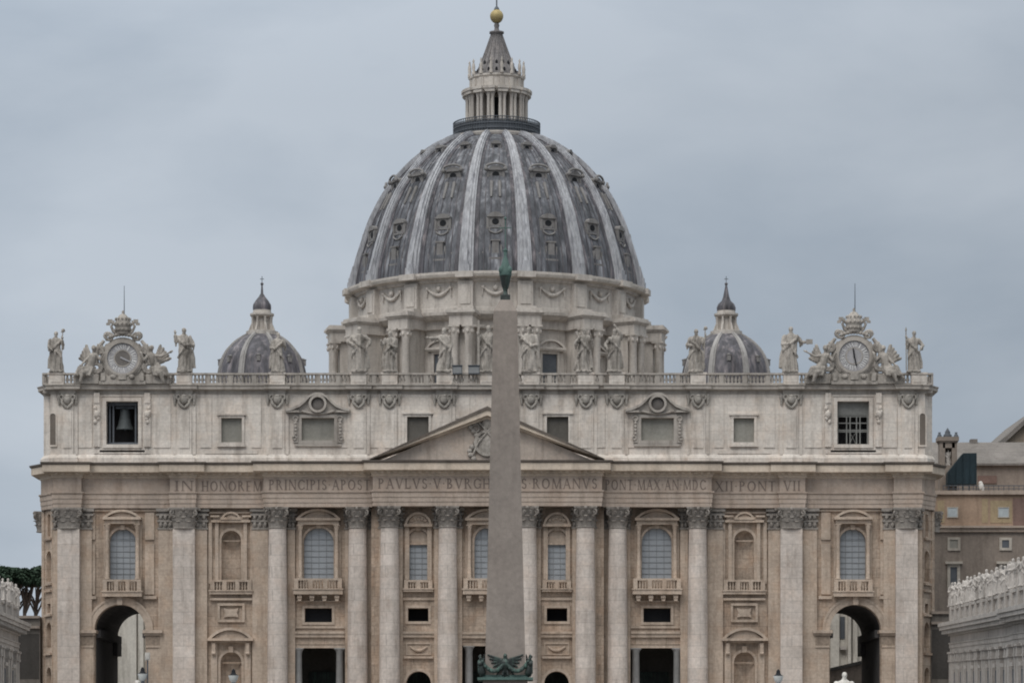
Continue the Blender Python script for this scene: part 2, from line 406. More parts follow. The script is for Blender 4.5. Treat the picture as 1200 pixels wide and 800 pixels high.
def capital_mesh(rt, h, flat=False):
    mb = MB(); sy = 1.0
    mb.lathe(0, 0, [(rt*1.02, 0), (rt*1.12, 0.06), (rt*1.12, 0.16), (rt*1.0, 0.2), (rt*1.0, h*0.5), (rt*1.15, h*0.8), (rt*1.3, h*0.88)], 20)
    for k in range(8): leaf(mb, 0, 0, k*pi/4 + pi/8, 0.2, h*0.38, rt*1.0, rt*0.72, 0.42)
    for k in range(8): leaf(mb, 0, 0, k*pi/4, h*0.26, h*0.40, rt*1.02, rt*0.72, 0.5)
    for k in range(4):
        a = k*pi/2 + pi/4; d = Vector((cos(a), sin(a), 0)); t = Vector((-sin(a), cos(a), 0))
        base = d*rt*1.45 + Vector((0, 0, h*0.76)); pts = []
        for j in range(15):
            q = j/14; an = -pi*0.6 + q*2.6*pi; rr = 0.40*(1-q*0.8)
            pts.append(base + d*(cos(an)*rr) + Vector((0, 0, sin(an)*rr)))
        mb.tube([d*rt*1.0 + Vector((0, 0, h*0.5))] + pts, 0.13, 6)
        b2 = Vector((cos(k*pi/2), sin(k*pi/2), 0))
        mb.ball(tuple(b2*rt*1.38 + Vector((0, 0, h*0.93))), 0.22, 0.22, 0.24, 8, 6)
        for sg in (-1, 1):
            tt = Vector((-b2.y, b2.x, 0)); pts = []
            for j in range(9):
                q = j/8; an = -pi*0.5 + q*1.8*pi; rr = 0.22*(1-q*0.7)
                pts.append(b2*rt*1.2 + tt*sg*(0.32+cos(an)*rr) + Vector((0, 0, h*0.74+sin(an)*rr)))
            mb.tube(pts, 0.08, 5)
    # abacus with hollowed sides
    R = rt*1.52; pts = []
    for k in range(4):
        a = k*pi/2 + pi/4; p = Vector((cos(a), sin(a)))*R*1.22; q = Vector((cos(a+pi/2), sin(a+pi/2)))*R*1.22
        t = (q-p).normalized()*0.22
        pts += [p - Vector((cos(a+pi/4+pi/2), sin(a+pi/4+pi/2)))*0.0 , p + t]
        nn = Vector((cos(a+pi/4), sin(a+pi/4)))
        for j in range(1, 6): pts.append(p + (q-p)*j/6 - nn*sin(pi*j/6)*rt*0.26)
    vs = []; n = len(pts)
    for zz, sc in ((h*0.88, 0.93), (h*0.94, 1.0), (h, 1.0)):
        vs += [(p.x*sc, p.y*sc, zz) for p in pts]
    fs = [(j*n+i, j*n+(i+1) % n, (j+1)*n+(i+1) % n, (j+1)*n+i) for j in range(2) for i in range(n)]
    mb.add(vs, fs + [tuple(range(2*n, 3*n)), tuple(range(n))[::-1]])
    return mb
HC = 2.72; ZB = ZT - HC
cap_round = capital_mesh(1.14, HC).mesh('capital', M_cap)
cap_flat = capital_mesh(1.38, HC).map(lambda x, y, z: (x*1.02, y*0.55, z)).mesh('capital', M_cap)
sh = ZB - ZG
shaft = MB()
shaft.box(-1.75, 1.75, -1.75, 1.75, 0, 0.9)
shaft.lathe(0, 0, [(1.68, 0.9), (1.74, 1.05), (1.68, 1.25), (1.48, 1.35), (1.45, 1.5), (1.56, 1.62), (1.5, 1.75), (1.33, 1.85), (1.31, 2.1), (1.30, sh*0.33), (1.26, sh*0.6), (1.19, sh*0.85), (1.14, sh-0.3), (1.14, sh+0.03)], 36)
shaft = shaft.mesh('column', M_col)
pil = MB(); pil.box(-1.75, 1.75, -0.62, 0.6, 0, 1.0); pil.box(-1.58, 1.58, -0.45, 0.6, 1.0, 1.8); pil.box(-1.4, 1.4, -0.28, 0.6, 1.8, sh)
pil = pil.mesh('pilaster', M_col)
for px, Yc in ((325.2, -1.3), (419, -1.3), (456.5, -2.8), (524.5, -2.8)):
    for s in (1, -1):
        x = X(px, Yc)*s
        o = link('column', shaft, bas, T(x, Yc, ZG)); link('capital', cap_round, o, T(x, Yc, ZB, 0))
for px in (80.5, 215.5):
    for s in (1, -1):
        x = X(px, -1)*s
        o = link('pilaster', pil, bas, T(x, -1.05, ZG)); link('capital', cap_flat, o, T(x, -0.85, ZB))
# backing strips behind the columns, each with its own simple capital
def backing(x0, x1, y, yb):
    for s in (1, -1):
        a, b = sorted((s*x0, s*x1))
        bo = build(MB().box(a, b, y, yb, ZG, ZB+0.02), 'backing_pilaster', M_trim, bas); bc = MB()
        bc.box(a+0.02, b-0.02, y+0.03, yb, ZB+0.02, ZT-0.02)
        for q, (o_, z0, z1) in enumerate(((0.12, ZB+0.0, ZB+0.22), (0.16, ZB+0.95, ZB+1.2), (0.24, ZB+1.75, ZB+2.0), (0.3, ZT-0.42, ZT-0.03))):
            bc.box(a-o_, b+o_, y-o_, yb, z0, z1)
        nn = max(2, int((b-a)/0.55))
        for i in range(nn):
            cxx = a + (b-a)*(i+0.5)/nn
            for z0 in (ZB+0.25, ZB+1.22): bc.ball((cxx, y-0.1, z0+0.35), 0.26, 0.2, 0.36, 7, 5)
        build(bc, 'capital', M_cap, bo)
backing(-X(313-17), -X(313+1.5), -0.45, 0.0)        # strip left of column 3
backing(-X(337), -X(346), -0.40, 0.0)
backing(-X(400.5+4), -X(412), -0.40, 0.0)
backing(-X(430), -X(437.5), -0.40, 0.0)
backing(-X(444, YC), -X(472, YC), YC-0.5, YC-0.01)
backing(-X(509, YC), -X(541.5, YC), YC-0.5, YC-0.01)
backing(-X(93.5), -X(108), -0.42, 0.0)
backing(-X(63), -X(72), -0.42, 0.0)
backing(-X(186), -X(203), -0.42, 0.0)
backing(-X(228), -X(243), -0.42, 0.0)

# ---- entablature
YF = {'corner': -1.45, 'end': -0.62, 'inb': -1.5, 'hon': -0.95, 'mid': -2.62, 'cen': -4.1}
half = [(-57.95, 9.0), (-57.95, 3.2), (X(66)-0.9, 0.2), (X(65.5), YF['corner']), (X(97), YF['corner']), (X(97), YF['end']), (X(200.5), YF['end']), (X(200.5), YF['inb']), (X(230.5), YF['inb']), (X(230.5), YF['hon']),
        (X(310.5), YF['hon']), (X(310.5), YF['mid']), (X(437), YF['mid']), (X(437, -4), YF['cen'])]
half[2] = (X(64), -0.3); half[3] = (X(64), YF['corner'])
path = half + [(-x, y) for x, y in reversed(half)]
zc = Z(540.5, -3)
e1 = [(0, ZT), (0.0, ZT+0.55), (0.07, ZT+0.55), (0.07, ZT+1.15), (0.14, ZT+1.15), (0.14, ZT+1.7), (0.3, ZT+1.85), (0.3, ZT+2.0), (0.0, ZT+2.02)]
build(MB().sweep(e1, path), 'architrave', M_ent, bas)
FZ0, FZ1 = ZT+2.02, ZT+3.80
frz = MB().sweep([(0, FZ0), (0, FZ1)], path)
pf = path
for i in range(len(pf)-1):
    (xa, ya), (xb, yb) = pf[i], pf[i+1]
    if abs(ya-yb) < 0.01 and xb > xa: frz.box(xa+0.02, xb-0.02, ya+0.03, 6.0, ZT+0.004, zc-0.02)
build(frz, 'frieze', M_ent, bas)
e2 = [(0, FZ1), (0.18, FZ1+0.12), (0.18, FZ1+0.42), (0.35, FZ1+0.46), (0.35, FZ1+0.62), (1.15, FZ1+0.68), (1.22, FZ1+0.72), (1.22, zc-0.34), (0.0, zc-0.33)]
co = MB().sweep(e2, path)
for i in range(len(pf)-1):          # dentils
    (xa, ya), (xb, yb) = pf[i], pf[i+1]
    if abs(ya-yb) < 0.01 and xb-xa > 1.0:
        k = int((xb-xa)/0.8)
        for j in range(k):
            xx = xa + (xb-xa)*(j+0.5)/k; co.box(xx-0.2, xx+0.2, ya-0.62, ya-0.1, FZ1+0.36, FZ1+0.64)
build(co, 'cornice', M_cor, bas)
build(MB().sweep([(0.9, zc-0.335), (1.3, zc-0.33), (1.42, zc-0.24), (1.47, zc-0.02), (1.3, zc), (0.0, zc+0.002)], path), 'cornice_gutter', M_dirt, bas)

# ---- inscription (stroke-built Roman capitals)
def arcpoly(cx, cz, rx, rz, a0, a1, t0, t1, n=9):
    P = []; Q = []
    for i in range(n+1):
        a = a0 + (a1-a0)*i/n; t = t0 + (t1-t0)*abs(cos(a))
        P.append((cx + rx*cos(a), cz + rz*sin(a))); Q.append((cx + (rx-t)*cos(a), cz + (rz-t)*sin(a)))
    return [[Q[i], P[i], P[i+1], Q[i+1]] for i in range(n)]
def ln(x0, z0, x1, z1, t):
    h = t/2; return [[(x0-h, z0), (x0+h, z0), (x1+h, z1), (x1-h, z1)]] if z1 > z0 else [[(x1-h, z1), (x1+h, z1), (x0+h, z0), (x0-h, z0)]]
def hb(x0, x1, z, t): return [[(x0, z-t/2), (x1, z-t/2), (x1, z+t/2), (x0, z+t/2)]]
def sf(x, w=0.16): return hb(x-w, x+w, 0.025, 0.05) + hb(x-w, x+w, 0.975, 0.05)
K, t_ = 0.16, 0.075
R90 = pi/2
def D1(x): return ln(x, 0, x, 1, K)
GL = {
 'I': (0.36, D1(.18)+sf(.18)), 'V': (0.9, ln(.47,0,.12,1,K)+ln(.47,0,.80,1,t_)+hb(0,.26,.975,.05)+hb(.66,.92,.975,.05)),
 'A': (0.9, ln(.12,0,.45,1,t_)+ln(.80,0,.45,1,K)+hb(.24,.66,.36,.07)+hb(0,.24,.025,.05)+hb(.66,.94,.025,.05)),
 'N': (0.95, ln(.12,0,.12,1,t_)+ln(.83,0,.14,1,K)+ln(.83,0,.83,1,t_)+hb(0,.26,.025,.05)+hb(.68,.98,.975,.05)),
 'M': (1.1, ln(.12,0,.16,1,t_)+ln(.55,0,.18,1,K)+ln(.55,0,.92,1,t_)+ln(.98,0,.94,1,K)+hb(0,.26,.025,.05)+hb(.84,1.12,.025,.05)),
 'H': (0.9, D1(.16)+D1(.74)+sf(.16)+sf(.74)+hb(.2,.7,.5,.07)), 'L': (0.7, D1(.16)+sf(.16)+hb(.16,.64,.05,.10)+ln(.6,0,.63,.26,.09)),
 'E': (0.72, D1(.16)+sf(.16)+hb(.2,.6,.03,.06)+hb(.2,.6,.97,.06)+hb(.2,.52,.5,.06)), 'T': (0.82, D1(.41)+hb(.27,.55,.025,.05)+hb(.04,.78,.965,.07)),
 'P': (0.72, D1(.16)+sf(.16)+arcpoly(.28,.74,.34,.26,-R90,R90,.06,.15)+hb(.16,.3,.97,.06)+hb(.16,.3,.51,.06)),
 'R': (0.86, D1(.16)+sf(.16)+arcpoly(.28,.76,.32,.24,-R90,R90,.06,.15)+hb(.16,.3,.97,.06)+hb(.16,.3,.55,.06)+ln(.76,0,.40,.54,K)),
 'B': (0.76, D1(.16)+sf(.16)+arcpoly(.28,.76,.28,.24,-R90,R90,.07,.14)+arcpoly(.28,.27,.38,.27,-R90,R90,.10,.17)+hb(.16,.3,.97,.06)+hb(.16,.3,.52,.06)+hb(.16,.3,.03,.06)),
 'D': (0.9, D1(.16)+sf(.16)+arcpoly(.3,.5,.5,.5,-R90,R90,.06,.16,12)+hb(.16,.32,.97,.06)+hb(.16,.32,.03,.06)),
 'O': (0.98, arcpoly(.48,.5,.46,.5,0,2*pi,.07,.17,18)), 'C': (0.86, arcpoly(.5,.5,.46,.5,.22*pi,1.78*pi,.07,.17,14)+ln(.86,.72,.86,.92,.06)+ln(.86,.1,.86,.26,.06)),
 'G': (0.9, arcpoly(.5,.5,.46,.5,.22*pi,1.75*pi,.07,.17,14)+ln(.80,.08,.80,.46,.14)+hb(.64,.92,.46,.05)+ln(.84,.74,.84,.92,.06)),
 'S': (0.66, arcpoly(.33,.745,.26,.255,.1*pi,1.5*pi,.07,.13,10)+arcpoly(.33,.27,.28,.27,-.9*pi,.5*pi,.07,.13,10)),
 'X': (0.9, ln(.80,0,.12,1,K)+ln(.10,0,.78,1,t_)+hb(0,.24,.975,.05)+hb(.66,.9,.975,.05)+hb(0,.22,.025,.05)+hb(.66,.94,.025,.05)),
 '.': (0.3, hb(.08,.2,.5,.12)), ' ': (0.34, []),
}
def engrave(text, *a):
    m = MB(); inscribe(m, text, *a); build(m, 'inscription', M_let, bas)
def inscribe(mb, text, x0, x1, zb, h, y):
    gap = 0.16; tot = sum(GL[c][0] for c in text) + gap*(len(text)-1)
    sx = (x1-x0)/tot; u = 0; q = 0
    for c in text:
        w, polys = GL[c]
        for p in polys:
            q += 1; yy = y - 0.03 - (q % 7)*0.003
            mb.prism([(x0 + (u+px)*sx, zb + pz*h) for px, pz in p], yy, y - 0.002)
        u += w + gap
LZ, LH = FZ0+0.12, 1.30
engrave('IN', X(204.5, -1.5), X(226.5, -1.5), LZ, LH, YF['inb'])
engrave('HONOREM', X(236, -1), X(307, -1), LZ, LH, YF['hon'])
engrave('PRINCIPIS.APOST', X(315, -2.6), X(434, -2.6), LZ+0.04, LH, YF['mid'])
engrave('PAVLVS.V.BVRGHESIVS.ROMANVS', X(443, -4), X(700, -4), LZ+0.07, LH, YF['cen'])
engrave('PONT.MAX.AN.MDC', X(709, -2.6), X(827, -2.6), LZ+0.04, LH, YF['mid'])
engrave('XII.PONT', X(838, -1), X(909, -1), LZ, LH, YF['hon'])
engrave('VII', X(918, -1.5), X(938, -1.5), LZ, LH, YF['inb'])

M_tym = mat('tympanum_stone', (0.50, 0.425, 0.365), streak=0.4, warm=0.2)
# ---- central pediment
ped = MB(); zp0 = zc + 0.0; ax = 14.75; pk = Z(478, -4.3)
def rake(off0, off1, y0, y1):
    # two sloping bars between parallel lines offset (vertical) off0..off1 from the rake line
    for s in (-1, 1):
        a = (s*(ax+0.15), zp0+0.03); b = (0, pk)
        pts = [(a[0], a[1]-off0), (b[0], b[1]-off0), (b[0], b[1]-off1), (a[0], a[1]-off1)]
        pts = [(x, max(z, zp0+0.02)) for x, z in pts]
        ped.prism(pts if s < 0 else pts[::-1], y0, y1)
rake(0.30, 1.02, -5.38, -1.0); rake(1.03, 1.4, -4.75, -1.0)
pdo = build(ped, 'pediment', M_cor, bas)
ped = MB(); rake(-0.12, 0.295, -5.55, -1.0); build(ped, 'pediment_gutter', M_dirt, pdo)
tym = MB().prism([(-ax+1.3, zp0+0.01), (ax-1.3, zp0+0.01), (0, pk-0.8)], -4.0, -1.0)
ty = build(tym, 'tympanum', M_tym, bas)
coa = MB(); cz = Z(519, -4)
random.seed(4)
coa.ball((0, -4.05, cz), 1.35, 0.35, 1.9, 16, 10)
archstrip(coa, 0, cz, 1.35, 1.7, -4.45, -4.0, 20, 0, 2*pi)
coa.ball((0, -4.2, cz+2.6), 0.75, 0.4, 0.95, 12, 8)
for s in (-1, 1):
    coa.tube([(s*1.9, -4.3, cz-1.7), (s*1.2, -4.4, cz), (-s*0.6, -4.35, cz+2.1), (-s*1.2, -4.3, cz+2.8)], 0.16, 6)
    for j in range(9):
        an = j*0.7; coa.ball((s*(1.75+0.5*sin(an*1.3)), -4.2, cz-2+0.5*j), 0.36, 0.28, 0.36, 8, 6)
    coa.tube([(s*(1.5+0.5*cos(a)), -4.25, cz+1.9+0.5*sin(a)) for a in [i*0.6 for i in range(11)]], 0.14, 6)
build(coa, 'coat_of_arms', M_sta, ty)

# ---- window and niche units
def grid(mb, x0, x1, z0, z1, nx, nz, y, t=0.034):
    for i in range(1, nx): xx = x0+(x1-x0)*i/nx; mb.box(xx-t, xx+t, y-0.05, y, z0, z1)
    for j in range(1, nz): zz = z0+(z1-z0)*j/nz; mb.box(x0, x1, y-0.058, y-0.002, zz-t, zz+t)
def seg_pediment(mb, cx, hw, z, rise, y0, y1, t=0.32):     # curved pediment
    R = (hw*hw + rise*rise)/(2*rise); a = math.asin(min(1, hw/R)); cz_ = z + rise - R
    archstrip(mb, cx, cz_, R-t, R, y0, y1, 14, pi/2-a, pi/2+a)
    mb.box(cx-hw-0.1, cx+hw+0.1, y0-0.06, y1, z-0.34, z-0.02)
    pts = [(cx-hw+0.3, z)] + [(cx+hw-0.3, z)] + [(cx + (R-t)*sin(a*q)*0.93, max(z+0.01, cz_ + (R-t)*cos(a*q)-0.03)) for q in [1-2*i/10 for i in range(1, 10)]]
    mb.prism(pts, y0+0.35*(y1-y0), y1)
def tri_pediment(mb, cx, hw, z, rise, y0, y1, t=0.3):
    mb.box(cx-hw-0.1, cx+hw+0.1, y0-0.06, y1, z-0.32, z-0.02)
    for s in (-1, 1):
        p = [(cx+s*hw, z), (cx, z+rise), (cx, z+rise-t*1.2), (cx+s*(hw-t*2), z)]
        mb.prism(p[::-1] if s < 0 else p, y0, y1)
    mb.prism([(cx-hw+0.7, z), (cx+hw-0.7, z), (cx, z+rise-0.4)], y0+0.4*(y1-y0), y1)
def baluster(mb, x, y, z0, z1, r=0.13, n=6):
    h = z1-z0; mb.lathe(x, y, [(r*0.9, z0), (r*0.6, z0+h*0.15), (r*1.15, z0+h*0.35), (r*0.55, z0+h*0.8), (r*0.9, z1)], n)
def balcony(mb, cx, hw, zt, zb, y0, depth, corbels=False, slab=0.5):
    yf = y0-depth
    mb.box(cx-hw, cx+hw, yf, y0, zb, zb+slab); mb.box(cx-hw-0.12, cx+hw+0.12, yf-0.12, y0, zb+slab-0.18, zb+slab-0.02)
    mb.box(cx-hw+0.1, cx+hw-0.1, yf+0.08, yf+0.4, zt-0.25, zt)
    npst = 3 if hw > 2.2 else 2
    for i in range(npst+1):
        xx = cx-hw+0.35 + (2*hw-0.7)*i/npst; mb.box(xx-0.26, xx+0.26, yf+0.05, yf+0.42, zb+slab, zt-0.24)
    k = int(2*hw/0.42)
    for i in range(k):
        xx = cx-hw+0.4+(2*hw-0.8)*(i+0.5)/k; baluster(mb, xx, yf+0.24, zb+slab, zt-0.25, 0.12)
    for s in (-1, 1): mb.box(cx+s*(hw-0.1), cx+s*(hw-0.38), yf+0.4, y0, zb+slab, zt-0.02)
    if corbels:
        for i in range(4):
            xx = cx-hw+0.75+(2*hw-1.5)*i/3
            mb.prism([(0, 0), (0, 0)][:0] or [(xx-0.28, zb-0.02), (xx-0.22, zb-0.85), (xx+0.22, zb-0.85), (xx+0.28, zb-0.02)], yf+0.35, y0)
            mb.tube([(xx-0.3, yf+0.5, zb-0.35), (xx+0.3, yf+0.5, zb-0.35)], 0.3, 8)
def window_unit(x0, x1, z0, zt, yw, style, s=1):
    """arched window with its surround; drawn on the left half, mirrored when s = -1"""
    cx = (x0+x1)/2; hw = (x1-x0)/2; r = hw; zs = zt-r
    fr = MB(); pn = MB(); mu = MB()
    fl = lambda m: (m.mirror() if s < 0 else m)
    archstrip(fr, cx, zs, r+0.01, r+0.32, yw-0.16, yw, 16)
    for q in (-1, 1): fr.box(cx+q*(r+0.01), cx+q*(r+0.32), yw-0.16, yw, z0, zs)
    fr.box(cx-0.28, cx+0.28, yw-0.34, yw, zt-0.1, zt+0.55)        # keystone
    zp = {'big': Z(607, yw), 'end': Z(606, yw), 'small': Z(614, yw)}[style]
    pw = {'big': 2.75, 'end': 2.35, 'small': 1.9}[style]
    if style == 'small':
        seg_pediment(fr, cx, pw-0.2, zp, 1.5, yw-0.9, yw, 0.3)
        for q in (-1, 1): fr.box(cx+q*(pw-0.75), cx+q*(pw-0.2), yw-0.4, yw-0.002, z0, zp-0.36)
        for j in range(5): fr.ball((cx-0.9+0.45*j, yw-0.5, zp+0.45+0.25*sin(pi*j/4)), 0.3, 0.3, 0.3, 7, 5)
    else:
        seg_pediment(fr, cx, pw, zp, 1.15 if style == 'big' else 0.95, yw-1.25, yw, 0.3)
        fr.box(cx-pw+0.12, cx+pw-0.12, yw-0.95, yw, zp-0.85, zp-0.36)
        for q in (-1, 1):
            xx = cx+q*(pw-0.42)
            fr.box(cx+q*(r+0.45), cx+q*(pw+0.1), yw-0.3, yw-0.003, z0, zp-0.86)
            fr.lathe(xx, yw-0.62, [(0.36, z0), (0.36, z0+0.12), (0.27, z0+0.25), (0.25, zp-1.7), (0.27, zp-1.6), (0.36, zp-1.2), (0.42, zp-0.88)], 14)
            fr.box(xx-0.4, xx+0.4, yw-1.02, yw-0.3, zp-1.0, zp-0.87)
    fo = build(fl(fr), 'window', M_trim, bas)
    pts = arch(x0-0.02, x1+0.02, z0-0.02, zt+0.02)
    pn.prism(pts, yw+0.55, yw+0.6)
    grid(mu, x0, x1, z0, zt, 4 if style != 'small' else 3, 9, yw+0.54)
    # bars stop at the arch: trim those reaching beyond it by keeping them behind the reveal
    build(fl(pn), 'pane', M_pane, fo); 
    mu.v = [(x, y, min(z, zs + sqrt(max(0.0, (r+0.05)**2 - min(r+0.04, abs(x-cx))**2)) + 0.02) if z > zs else z) for x, y, z in mu.v]
    build(fl(mu), 'glazing_bars', M_mun, fo)
    bl = MB()
    if style == 'big': balcony(bl, cx, 3.15, Z(678, yw), Z(696.5, yw), yw-0.35, 1.3, True, 0.75)
    elif style == 'end': balcony(bl, cx, 2.55, Z(679, yw), Z(699, yw), yw-0.3, 0.9, False, 0.75)
    else: balcony(bl, cx, 1.9, Z(679.5, yw), Z(693, yw), yw-0.28, 0.45, False, 0.45)
    build(fl(bl), 'balcony', M_trim, fo)
    return fo
for s in (1, -1):
    window_unit(*A_end, 0.0, 'end', s); window_unit(*A_mid, 0.0, 'big', s); window_unit(*B_w, YC, 'small', s)
    # stone hood that fills the head of the small windows
    m = MB(); cx = (B_w[0]+B_w[1])/2; r = (B_w[1]-B_w[0])/2; zs = B_w[3]-r
    m.prism([(cx + r*cos(pi*i/12), zs-0.25+ (r+0.2)*sin(pi*i/12)) for i in range(13)], YC+0.3, YC+0.5); m.box(cx-r, cx+r, YC+0.12, YC+0.5, zs-0.55, zs-0.27)
    if s < 0: m.mirror()
    build(m, 'window_head', M_trim, bas)
window_unit(*W_c, YC, 'big', 1)
# niches
def niche(x0, x1, z0, zt, s, lower):
    cx = (x0+x1)/2; r = (x1-x0)/2; zs = zt-r; m = MB()
    n = 10; vs = []; fs = []
    for z in (z0, zs):
        for i in range(n+1): a = pi*i/n; vs.append((cx - r*cos(a), 0.003 + r*0.9*sin(a), z))
    for i in range(n): fs.append((i, i+1, n+2+i, n+1+i))
    m.add(vs, fs, True)
    vs = []; fs = []
    for j in range(7):
        b = pi/2*j/6
        for i in range(n+1):
            a = pi*i/n; vs.append((cx - r*cos(a)*cos(b), 0.003 + r*0.9*sin(a)*cos(b), zs + r*sin(b)))
    for j in range(6):
        for i in range(n): fs.append((j*(n+1)+i, j*(n+1)+i+1, (j+1)*(n+1)+i+1, (j+1)*(n+1)+i))
    m.add(vs, fs, True); m.add([(x0, 0.0, z0), (x1, 0.0, z0), (x1, 1.4, z0), (x0, 1.4, z0)], [(0, 1, 2, 3)])
    m.box(cx-r+0.05, cx+r-0.05, 0.25, 0.45, zs-0.1, zs+0.06)
    if s < 0: m.mirror()
    no = build(m, 'niche', M_wall, bas)
    f = MB()
    archstrip(f, cx, zs, r+0.01, r+0.35, -0.16, 0, 14)
    for q in (-1, 1): f.box(cx+q*(r+0.01), cx+q*(r+0.35), -0.16, 0, z0, zs)
    if not lower:
        for q in (-1, 1):
            f.box(cx+q*2.05, cx+q*1.6, -0.4, -0.002, z0, Z(612)); f.box(cx+q*2.9, cx+q*2.45, -0.25, -0.002, z0-0.4, Z(612))
        f.box(cx-2.5, cx+2.5, -0.7, 0, Z(612), Z(609.5)); f.box(cx-2.3, cx+2.3, -0.5, -0.001, Z(609.5), Z(606))
        seg_pediment(f, cx, 1.2, Z(606), 0.7, -0.75, -0.0015, 0.25)
        for q in (-1, 1): f.box(cx+q*1.45, cx+q*2.6, -0.85, 0, Z(606), Z(604))
        f.box(cx-2.8, cx+2.8, -0.35, -0.003, Z(601.5), Z(599.5))
        balcony(f, cx, 2.75, z0+0.1, Z(696), -0.26, 0.35, False, 0.55)
        # framed relief panel below
        z1, z2 = Z(728.5), Z(706.5)
        for (a, b, c, d) in ((-1.75, 1.75, z2-0.3, z2), (-1.75, 1.75, z1, z1+0.3)): f.box(cx+a, cx+b, -0.35, 0, c, d)
        for q in (-1, 1): f.box(cx+q*1.75, cx+q*1.45, -0.33, -0.004, z1+0.3, z2-0.3)
        zm = (z1+z2)/2
        f.prism([(cx-0.95, zm-0.6), (cx-0.4, zm-0.5), (cx+0.4, zm-0.5), (cx+0.95, zm-0.6), (cx+0.75, zm), (cx+0.95, zm+0.6), (cx+0.4, zm+0.45), (cx-0.4, zm+0.45), (cx-0.95, zm+0.6), (cx-0.75, zm)], -0.28, 0)
        f.box(cx-2.7, cx+2.7, -0.45, -0.005, Z(703), Z(700.5))
    else:
        seg_pediment(f, cx, 2.85, Z(747.5), 1.35, -1.15, 0, 0.34)
        f.box(cx-2.6, cx+2.6, -0.5, -0.001, Z(753), Z(750.6))
        for q in (-1, 1):
            f.box(cx+q*2.55, cx+q*1.75, -0.38, -0.002, ZG, Z(753)); f.box(cx+q*2.4, cx+q*1.95, -0.85, -0.37, Z(764), Z(753))
            f.tube([(cx+q*2.42, -0.7, Z(765)), (cx+q*1.93, -0.7, Z(765))], 0.24, 8)
        f.box(cx-0.3, cx+0.3, -0.45, 0, zt-0.05, zt+0.75)
    if s < 0: f.mirror()
    build(f, 'niche_surround', M_trim, no)
for s in (1, -1): niche(*N_up, s, False); niche(*N_lo, s, True)
# small dark windows, doors with their grey columns
for s in (1, -1):
    for (t, yw) in ((R_mid, 0.0), (R_c, YC)):
        x0, x1, z0, z1 = t; f = MB(); e = 0.34
        f.box(x0-e, x1+e, yw-0.14, yw, z1, z1+e); f.box(x0-e, x1+e, yw-0.14, yw, z0-e, z0)
        f.box(x0-e, x0, yw-0.135, yw-0.001, z0, z1); f.box(x1, x1+e, yw-0.135, yw-0.001, z0, z1)
        if yw == 0: f.box(x0-1.1, x1+1.1, -0.3, -0.004, z1+0.75, z1+0.95)
        if s < 0: f.mirror()
        o = build(f, 'mezzanine_window', M_trim, bas)
        p = MB().box(x0-0.1, x1+0.1, 1.31+(0.0), 1.6, z0-0.1, z1+0.1)
        if s < 0: p.mirror()
        build(p, 'opening', M_void, o)
def door(t, yw, s):
    x0, x1, z0, z1 = t; f = MB(); c = MB()
    f.box(x0+0.01, x1-0.01, yw+0.1, yw+1.1, z1-0.01-0.45, z1-0.012)
    if s < 0: f.mirror()
    o = build(f, 'doorway', M_trim, bas)
    for xx in (x0+0.95, x1-0.95):
        c = MB(); zt = z1-0.47
        c.lathe(xx, yw+0.6, [(0.62, ZG+0.01), (0.62, ZG+0.5), (0.52, ZG+0.6), (0.52, ZG+4), (0.46, zt-0.6), (0.5, zt-0.55), (0.5, zt-0.45), (0.72, zt-0.12)], 18)
        c.box(xx-0.7, xx+0.7, yw-0.08, yw+1.2, zt-0.12, zt-0.005)
        if s < 0: c.mirror()
        build(c, 'door_column', M_dcol, o)
M_dcol = mat('grey_marble', (0.275, 0.272, 0.268), streak=0.2, rough=0.5)
for s in (1, -1): door(D_mid, 0.0, s)
door(D_c, YC, 1)
# dark portico bays: bronze doors stand well behind, in the unlit portico
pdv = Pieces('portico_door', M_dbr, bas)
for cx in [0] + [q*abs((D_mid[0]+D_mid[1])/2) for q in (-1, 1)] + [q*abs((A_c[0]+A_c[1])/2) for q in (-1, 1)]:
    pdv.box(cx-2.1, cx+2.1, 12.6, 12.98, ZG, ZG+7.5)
# ---- horizontal mouldings between the columns, arch surround and imposts
tr = Pieces('wall_moulding', M_trim, bas)
def band(x0, x1, z0, z1, yw, out):
    for s in (1, -1):
        a, b = sorted((s*x0, s*x1)); tr.box(a, b, yw-out, yw-0.0, z0, z1)
for (a, b, yw) in ((X(346), X(404), 0.0), (X(472, YC), X(509, YC), YC)):
    zz = Z(739.5, yw); band(a+0.01, b-0.01, zz-0.3, zz, yw, 0.55); band(a+0.01, b-0.01, zz-0.75, zz-0.31, yw, 0.38)
    zz = Z(700, yw) if yw else Z(733, yw); band(a+0.01, b-0.01, zz-0.3, zz, yw, 0.22)
tr.box(X(541.5, YC)+0.01, -X(541.5, YC)-0.01, YC-0.55, YC-0.0, Z(740, YC)-0.3, Z(740, YC)); tr.box(X(541.5, YC)+0.01, -X(541.5, YC)-0.01, YC-0.38, YC-0.0, Z(740, YC)-0.8, Z(740, YC)-0.31)
band(X(430)+0.4, X(437)-0.05, Z(740)-0.4, Z(740), 0.0, 0.6)
